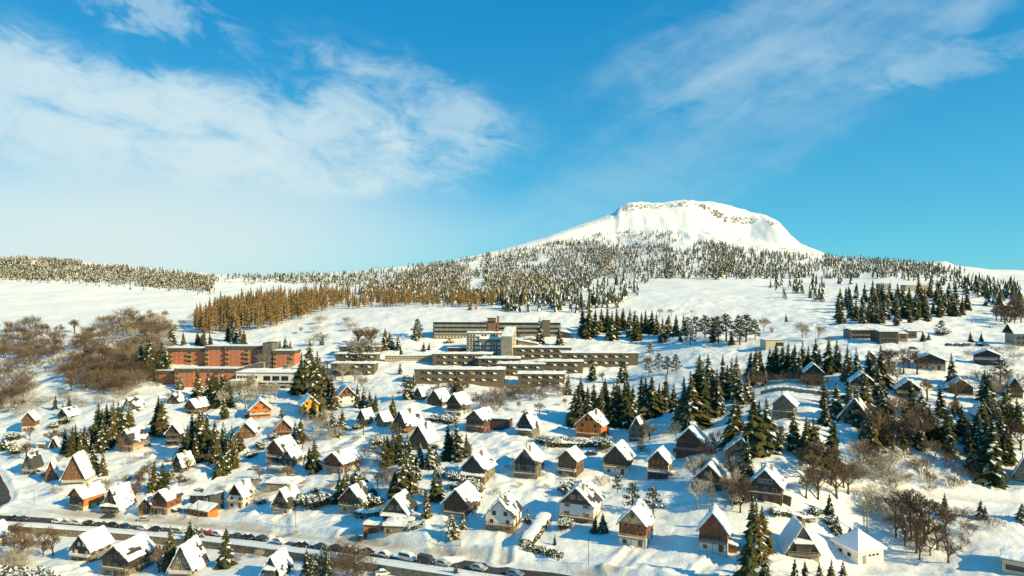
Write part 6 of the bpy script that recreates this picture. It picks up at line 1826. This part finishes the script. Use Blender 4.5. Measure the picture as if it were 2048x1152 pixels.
# ------------------------------------------------------------------ cars
PAINT = {'black': (0.012, 0.012, 0.014), 'dark grey': (0.05, 0.052, 0.055), 'white': (0.72, 0.72, 0.70), 'silver': (0.38, 0.39, 0.40), 'red': (0.35, 0.02, 0.015), 'dark blue': (0.02, 0.035, 0.09), 'dark green': (0.02, 0.04, 0.03), 'grey blue': (0.16, 0.22, 0.28), 'yellow': (0.65, 0.35, 0.02)}
def paint(c):
    k = 'paint_' + c
    if k in MATS: return MATS[k]
    m = plain(k, PAINT[c], 0.3, 0.06, 0.5); return m
RUBBER = plain('tyre_rubber', (0.02, 0.02, 0.02), 0.9)
ALLOY = plain('rim_metal', (0.45, 0.45, 0.46), 0.35, 0.05, 1, 0.8)
def car_meshes(van, col):
    def f():
        L, W, H = (5.0, 1.95, 2.0) if van else (4.35, 1.8, 1.48)
        h2 = W/2
        def shell(prof, y, inset_from, inset):
            """side profile lofted across the width, leaning in above inset_from"""
            mb = MB(); n = len(prof)
            def yy(z): return h2 - (inset*max(0, (z-inset_from)/(H-inset_from)))
            A = [(x, -yy(z)*y, z) for x, z in prof]; B = [(x, yy(z)*y, z) for x, z in prof]
            k = len(mb.v); mb.v += A + B
            mb.f.append(tuple(range(k, k+n))); mb.f.append(tuple(range(k+2*n-1, k+n-1, -1))); mb.mi += [0, 0]
            for i in range(n):
                j = (i+1) % n; mb.f.append((k+j, k+i, k+n+i, k+n+j)); mb.mi.append(0)
            return mb
        if van:
            prof = [(-2.5,0.35),(2.35,0.35),(2.48,0.6),(2.42,0.95),(1.75,1.12),(1.2,1.85),(0.9,1.96),(-2.35,2.0),(-2.5,1.2)]
            gp = [(1.62,1.16),(1.18,1.80),(-2.2,1.84),(-2.38,1.16)]
        else:
            prof = [(-2.15,0.42),(-2.0,0.30),(2.0,0.30),(2.16,0.5),(2.1,0.74),(1.1,0.92),(0.35,1.40),(-0.2,1.48),(-1.15,1.44),(-1.85,1.02),(-2.12,0.95)]
            gp = [(1.02,0.93),(0.36,1.36),(-0.2,1.42),(-1.12,1.38),(-1.68,1.0)]
        body = shell(prof, 1.0, 0.9, 0.16).mesh('body', paint(col))
        gl = shell(gp, 1.012, 0.9, 0.16)
        # glass also shows in front and rear screens: push the outline a little beyond the body
        gl.v = [(x*1.012 + (0.03 if x > 0.3 else (-0.03 if x < -1.0 else 0)), y, z + 0.004) for x, y, z in gl.v]
        glass = gl.mesh('window_glass', GLASS)
        wh = MB().tube((0, -0.11, 0), (0, 0.11, 0), 0.33, 0.33, 14).caps(14).mesh('tyre', RUBBER)
        rm = MB().tube((0, -0.122, 0), (0, 0.122, 0), 0.2, 0.2, 10).caps(10).mesh('rim', ALLOY)
        hl = MB().box(-0.03, 0.03, -0.2, 0.2, -0.07, 0.07).mesh('headlight', plain('lamp_glass', (0.7, 0.7, 0.66), 0.15))
        tl = MB().box(-0.03, 0.03, -0.15, 0.15, -0.1, 0.1).mesh('tail_light', plain('tail_red', (0.4, 0.01, 0.01), 0.2))
        sn = MB().box(-1.0 if not van else -2.1, 0.15 if not van else 0.9, -0.6, 0.6, H-0.06, H+0.10).mesh('snow_cover', SNOW)
        return body, glass, wh, rm, hl, tl, sn, L, W, H
    return shared(('car', van, col), f)
def car(px, py, col, label, van=False, heading=None, snow=False):
    P = g(px, py)
    if heading is None:
        k = np.argmin((ROAD[:,0]-P.x)**2 + (ROAD[:,1]-P.y)**2); k = min(max(k, 1), len(ROAD)-2)
        d = ROAD[k+1]-ROAD[k-1]; heading = math.atan2(d[1], d[0]); P.z = ROAD[k,2] + 0.1 if (abs(ROAD[k,1]-P.y) < 7) else P.z
    body, glass, wh, rm, hl, tl, sn, L, W, H = car_meshes(van, col)
    r = root('van' if van else 'car', P, heading, label, 'van' if van else 'car', 'cars parked along the road')
    b = link('body', body, r); link('window_glass', glass, r)
    wx = 1.45 if van else 1.32
    for x in (-wx, wx):
        for y in (-W/2+0.08, W/2-0.08):
            w = link('wheel', wh, r, (x, y, 0.33)); link('rim', rm, w)
    for y in (-0.6, 0.6):
        link('headlight', hl, r, (2.12 if not van else 2.44, y, 0.66 if not van else 0.82)); link('tail_light', tl, r, (-2.13 if not van else -2.5, y, 0.85 if not van else 1.1))
    if snow: link('snow_cover', sn, r)
    return r
ROADCARS = [(24,1039,'black'),(46,1041,'dark grey'),(117,1046,'white'),(135,1048,'silver'),(157,1049,'white'),(178,1050,'black'),(203,1052,'dark grey'),(225,1054,'black'),(250,1056,'dark blue'),(288,1060,'white'),(312,1062,'black'),
            (360,1066,'silver'),(415,1069,'red'),(437,1072,'white'),(475,1076,'dark grey'),(497,1078,'black'),(525,1081,'dark grey'),(560,1088,'white'),(605,1093,'black'),(642,1098,'dark blue'),(672,1101,'black'),(700,1105,'dark grey'),(735,1109,'black'),
            (771,1114,'white')]
# label by what stands next to it: order along the road
for i, (x, y, c) in enumerate(ROADCARS):
    same = [q for q in ROADCARS if q[2] == c]; k = [q[0] for q in same].index(x)
    ords = ['first','second','third','fourth','fifth','sixth','seventh','eighth','ninth']
    lab = ('only %s car in the line along the main road' % c) if len(same) == 1 else '%s of the %s cars from the left along the main road' % (ords[k], c)
    car(x, y, c, lab, snow=(c in ('white', 'silver') or i % 3 == 0))
car(815,1120,'white','white minibus on the main road, left of the grey one',van=True,snow=True)
car(853,1126,'dark grey','grey minibus on the main road, right of the white one',van=True)
car(887,1131,'silver','silver hatchback just right of the two minibuses')
car(958,1141,'silver','silver car driving alone near the bottom of the road')
car(1030,1151,'grey blue','blue-grey car half out of frame at the bottom of the road')
car(725,1079,'dark green','dark green car parked by the orange timber garage',heading=1.1,snow=True)
car(767,1150,'white','snow-covered white car below the retaining wall',heading=0.3,snow=True)
car(513,938,'silver','snowy silver car beside the brick-brown chalet',heading=0.4,snow=True)
car(585,956,'dark grey','dark car parked under the snowy terrace',heading=1.9,snow=True)
car(512,964,'dark green','dark car on the lane left of the snow-cushioned shed',heading=0.5,snow=True)
car(1183,910,'dark blue','dark blue car behind the long snow-laden hedge',heading=0.1,snow=True)
car(1690,798,'black','black car under the panel fence, alone in the snow',heading=0.1,snow=True)
car(218,1036,'dark grey','dark car in front of the grey A-frame by the orange-sided chalet',heading=0.3)
car(290,1041,'silver','silver car below the reddish terrace chalet',heading=0.1,snow=True)
for i, (x, c) in enumerate(((1899,'black'),(1916,'dark blue'),(1932,'dark grey'),(1941,'silver'),(1958,'black'),(1971,'dark grey'))):
    car(x, 692, c, '%s car, %s from the left in the upper car park' % (c, ['first','second','third','fourth','fifth','sixth'][i]), heading=0.15, snow=i % 2 == 0)
car(1826,699,'dark grey','dark car below the reddish end lodge', heading=0.1, snow=True)

# ------------------------------------------------------------------ lamp posts and poles
def lamp_meshes():
    def f():
        p = MB().tube((0, 0, -1.0), (0, 0, 1.0), 0.016, 0.010, 7).mesh('pole', plain('rusty_pole', (0.13, 0.075, 0.045), 0.7))
        a = MB().tube((0, 0, 0.985), (0.16, 0, 1.0), 0.009, 0.008, 5).mesh('arm', plain('rusty_pole', (0.13, 0.075, 0.045)))
        h = MB().box(0.12, 0.24, -0.018, 0.018, 0.99, 1.012).mesh('lamp_head', plain('lamp_grey', (0.2, 0.2, 0.2)))
        return p, a, h
    return shared('lamp', f)
def lamp(px, py, hp, where):
    P = g(px, py); h = hp*P.y/F; p, a, hd = lamp_meshes()
    r = root('street_lamp', P, random.random()*6.28, 'thin brown street lamp ' + where, 'lamp', 'street lamps in the village'); r.scale = (h, h, h)
    link('pole', p, r); x = link('arm', a, r); link('lamp_head', hd, r)
for q in ((68,1010,31,'left of the orange-sided chalet by the track'),(105,984,20,'below the larger twin A-frame'),(236,1027,38,'in front of the grey A-frame by the orange-sided chalet'),(244,960,17,'on the open snow above the grey A-frame'),
          (591,1054,38,'on the snow bank right of the patchy dark A-frame'),(395,1038,42,'in front of the modern black house'),(472,962,15,'near the white chalet with black gable'),(920,1092,42,'below the dark plank chalet'),(978,914,21,'right of the slate-grey chalet'),
          (1026,921,19,'left of the tall glass gable'),(1050,823,16,'above the weathered glazed A-frame'),(1177,1130,51,'below the black and white chalet'),(1474,1153,43,'below the brick-brown chalet at the bottom'),(627,958,14,'beside the brown chalet with two chimneys'),(1848,709,26,'by the upper car park')):
    lamp(*q)
def power_pole(px, py, hp, label):
    P = g(px, py); h = hp*P.y/F
    r = root('power_pole', P, 0.3, label, 'pole', 'power poles')
    obj('pole', MB().tube((0, 0, -1.5), (0, 0, h), 0.17, 0.12, 8), plain('wood_pole', (0.14, 0.15, 0.14), 0.8), r)
    obj('crossarm', MB().box(-1.0, 1.0, -0.07, 0.07, h-0.9, h-0.75).box(-0.7, 0.7, -0.07, 0.07, h-1.9, h-1.76), plain('wood_pole', (0.14, 0.15, 0.14)), r)
    obj('insulator', MB().tube((-0.9, 0, h-0.75), (-0.9, 0, h-0.5), 0.06, 0.06, 6).tube((0.9, 0, h-0.75), (0.9, 0, h-0.5), 0.06, 0.06, 6), wallmat('white'), r)
power_pole(1728,1070,66,'tall grey power pole behind the pyramid-roofed hut, left of two')
power_pole(1734,1072,56,'shorter grey power pole behind the pyramid-roofed hut, right of two')

# ------------------------------------------------------------------ people
def person_mesh(cols):
    """one continuous body grown from a stick skeleton"""
    J = [(0,0,0.95,.15),(0,0,1.15,.15),(0,0,1.42,.16),(0,0,1.53,.065),(0,0,1.60,.09),(0,0.01,1.70,.105),(0,0,1.79,.07),
         (.10,0,0.90,.10),(.11,.04,.50,.075),(.12,-.02,.10,.055),(.12,.12,.04,.05),
         (-.10,0,0.90,.10),(-.11,-.05,.50,.075),(-.12,-.14,.10,.055),(-.12,-.01,.04,.05),
         (.21,0,1.40,.07),(.29,.02,1.12,.055),(.28,.18,.90,.045),(.28,.24,.84,.05),
         (-.21,0,1.40,.07),(-.29,-.03,1.12,.055),(-.30,.08,.88,.045),(-.30,.12,.82,.05)]
    E = [(0,1),(1,2),(2,3),(3,4),(4,5),(5,6),(0,7),(7,8),(8,9),(9,10),(0,11),(11,12),(12,13),(13,14),(2,15),(15,16),(16,17),(17,18),(2,19),(19,20),(20,21),(21,22)]
    me = bpy.data.meshes.new('skeleton'); me.from_pydata([j[:3] for j in J], E, [])
    o = bpy.data.objects.new('person_tmp', me); COL.objects.link(o)
    sk = o.modifiers.new('s', 'SKIN')
    for i, j in enumerate(J): me.skin_vertices[0].data[i].radius = (j[3], j[3]*0.8)
    me.skin_vertices[0].data[0].use_root = True
    ss = o.modifiers.new('u', 'SUBSURF'); ss.levels = 1
    dg = bpy.context.evaluated_depsgraph_get()
    out = bpy.data.meshes.new_from_object(o.evaluated_get(dg))
    bpy.data.objects.remove(o); out.name = 'person'
    out.materials.clear()
    for m in cols: out.materials.append(m)
    for p in out.polygons:
        z = p.center.z; p.material_index = 0 if 0.88 < z < 1.5 and not (z < 0.92 and abs(p.center.x) > 0.22) else (2 if z > 1.5 and z < 1.68 else (3 if z >= 1.68 else 1))
        p.use_smooth = True
    return out
SKIN = plain('skin', (0.45, 0.27, 0.19), 0.6, 0.05)
def cloth(n, c): return plain('cloth_' + n, c, 0.85, 0.15, 6)
PM = {'yellow': person_mesh([cloth('yellow', (0.75, 0.35, 0.02)), cloth('navy', (0.02, 0.025, 0.05)), SKIN, cloth('hat', (0.03, 0.03, 0.03))]),
      'dark': person_mesh([cloth('navy', (0.02, 0.025, 0.05)), cloth('navy', (0.02, 0.025, 0.05)), SKIN, cloth('hat', (0.03, 0.03, 0.03))])}
for px, py, k, rz, lab in ((186,1053,'yellow',0.5,'person in a yellow jacket walking beside the parked cars'),(963,620,'dark',1.0,'person in dark clothes on the slope, left of a pair by the red marker'),(966,620,'dark',2.2,'person in dark clothes on the slope, right of a pair by the red marker'),
                           (1943,646,'dark',0.2,'person in dark clothes walking below the right pine wood'),(1979,656,'dark',1.4,'person in dark clothes on the snow above the upper car park'),(1689,683,'dark',2.0,'person in dark clothes left of the glass-banded lodge'),(2004,545,'dark',2.0,'person in dark clothes high on the right ridge')):
    P = g(px, py); o = link('person', PM[k], None, P, rz); tag(o, lab, 'person')

# red course markers, slope hut, yellow loader
def marker(px, py, hp, lab):
    P = g(px, py); h = hp*P.y/F
    r = root('slope_marker', P, 0, lab, 'sign')
    obj('post', MB().tube((0, 0.05, -0.5), (0, 0.05, h), 0.07, 0.07, 6), plain('marker_post', (0.3, 0.3, 0.3)), r)
    obj('board', MB().box(-h*0.28, h*0.28, -0.06, 0.0, h*0.4, h), plain('marker_red', (0.65, 0.03, 0.015), 0.6, 0.05), r)
marker(641,670,6,'bright red square marker board by the ski path, alone on the snow')
marker(952,622,9,'red marker board below the larch wood beside two people')
marker(1355,648,6,'small orange-red marker board among the row of pines')
X, Y = tp('S', 1215, 300)
P = g(X, Y); m = P.y/F
r = root('hut', P, -0.3, 'tiny red and white slope hut at the edge of the piste', 'hut'); LAND.append((X, Y-4, 'tiny red and white slope hut'))
obj('wall', MB().prism([(-1.2,-1),(1.2,-1),(1.2,2.2),(0,3.0),(-1.2,2.2)], 0, 2.2), wallmat('white'), r)
obj('roof', MB().slab([(-1.5,-0.3,2.1),(0,-0.3,3.15),(0,2.5,3.15),(-1.5,2.5,2.1)], (0,0,0.14)).slab([(0,-0.3,3.15),(1.5,-0.3,2.1),(1.5,2.5,2.1),(0,2.5,3.15)], (0,0,0.14)), plain('marker_red', (0.5, 0.03, 0.02)), r)
obj('door', MB().box(-0.45, 0.45, -0.06, 0.01, 0, 1.8), plain('marker_red', (0.5, 0.03, 0.02)), r)
P = g(899, 686)
r = root('snow_loader', P, 0.2, 'yellow snow loader working in front of the upper hotel block', 'loader'); LAND.append((899, 684, 'yellow snow loader'))
obj('body', MB().prism([(-2.6,0.8),(1.6,0.8),(1.6,1.7),(0.6,1.8),(-2.6,2.0)], -1, 1), paint('yellow'), r)
cb = obj('cab', MB().box(-0.9, 0.7, -0.75, 0.75, 1.9, 3.1), paint('yellow'), r)
obj('pane', MB().box(-0.75, 0.74, -0.78, 0.78, 2.2, 2.95), GLASS, cb)
obj('arm', MB().slab([(1.2,-0.8,1.6),(3.0,-0.8,0.6),(3.0,-0.8,0.8),(1.2,-0.8,1.9)], (0,1.6,0)), paint('yellow'), r)
obj('bucket', MB().prism([(2.9,0.2),(3.9,0.2),(3.2,0.5),(3.0,1.2)], -1.3, 1.3), plain('bucket_steel', (0.12,0.12,0.12)), r)
for x in (-1.7, 1.1):
    for y in (-1.05, 1.05): obj('wheel', MB().tube((x, y-0.25, 0.7), (x, y+0.25, 0.7), 0.7, 0.7, 14).caps(14), RUBBER, r)

# ------------------------------------------------------------------ labels of the trees: told apart by the landmark they stand at
def label_trees():
    tens = {2: 'twenty', 3: 'thirty', 4: 'forty', 5: 'fifty', 6: 'sixty'}
    ordw = ['first','second','third','fourth','fifth','sixth','seventh','eighth','ninth','tenth','eleventh','twelfth','thirteenth','fourteenth','fifteenth','sixteenth','seventeenth','eighteenth','nineteenth']
    for t in range(2, 7): ordw += [(tens[t][:-1] + 'ieth') if k == 0 else tens[t] + '-' + ordw[k-1] for k in range(10)]
    extra = [(60,700,'upper left slope'),(170,690,'top of the left thicket'),(220,755,'middle of the left thicket'),(20,780,'left edge thicket'),(1750,615,'left half of the upper pine wood'),(1880,610,'right half of the upper pine wood'),
             (1630,580,'small clump above the piste'),(1990,590,'right ridge'),(1200,640,'left end of the pine row'),(1290,645,'middle of the pine row'),(1440,655,'right end of the pine row'),(1770,910,'right thicket'),(1900,950,'right path thicket'),
             (1850,1080,'gully right of the white hut'),(670,1130,'thicket below the road'),(60,1070,'bottom left corner'),(1520,1060,'tall dark tree column'),(1400,790,'spruce stand above the fence'),(1200,800,'spruce stand behind the orange log chalet'),(1550,715,'long upper right spruce belt')]
    pts = LAND + extra
    groups = {}
    for r, px, py, kind in TREES:
        best = min(pts, key=lambda q: (q[0]-px)**2 + (1.3*(q[1]-py))**2)
        groups.setdefault((kind, best[2]), []).append((px, r))
    def plural(k): return k + 'es' if k.endswith('bush') else k + 's'
    for (kind, where), lst in groups.items():
        lst.sort(key=lambda q: q[0]); n = len(lst)
        for i, (px, r) in enumerate(lst):
            if n == 1: lab = 'only %s at the %s' % (kind, where)
            elif n == 2: lab = '%s of two %s at the %s' % ('left' if i == 0 else 'right', plural(kind), where)
            elif i == n-1: lab = 'rightmost of the %s at the %s' % (plural(kind), where)
            elif i == 0: lab = 'leftmost of the %s at the %s' % (plural(kind), where)
            elif i < n/2: lab = '%s from left of the %s at the %s' % (ordw[i], plural(kind), where)
            else: lab = '%s from right of the %s at the %s' % (ordw[n-1-i], plural(kind), where)
            r['label'] = lab
            r['group'] = plural(kind) + ' of the village and slopes'
label_trees()
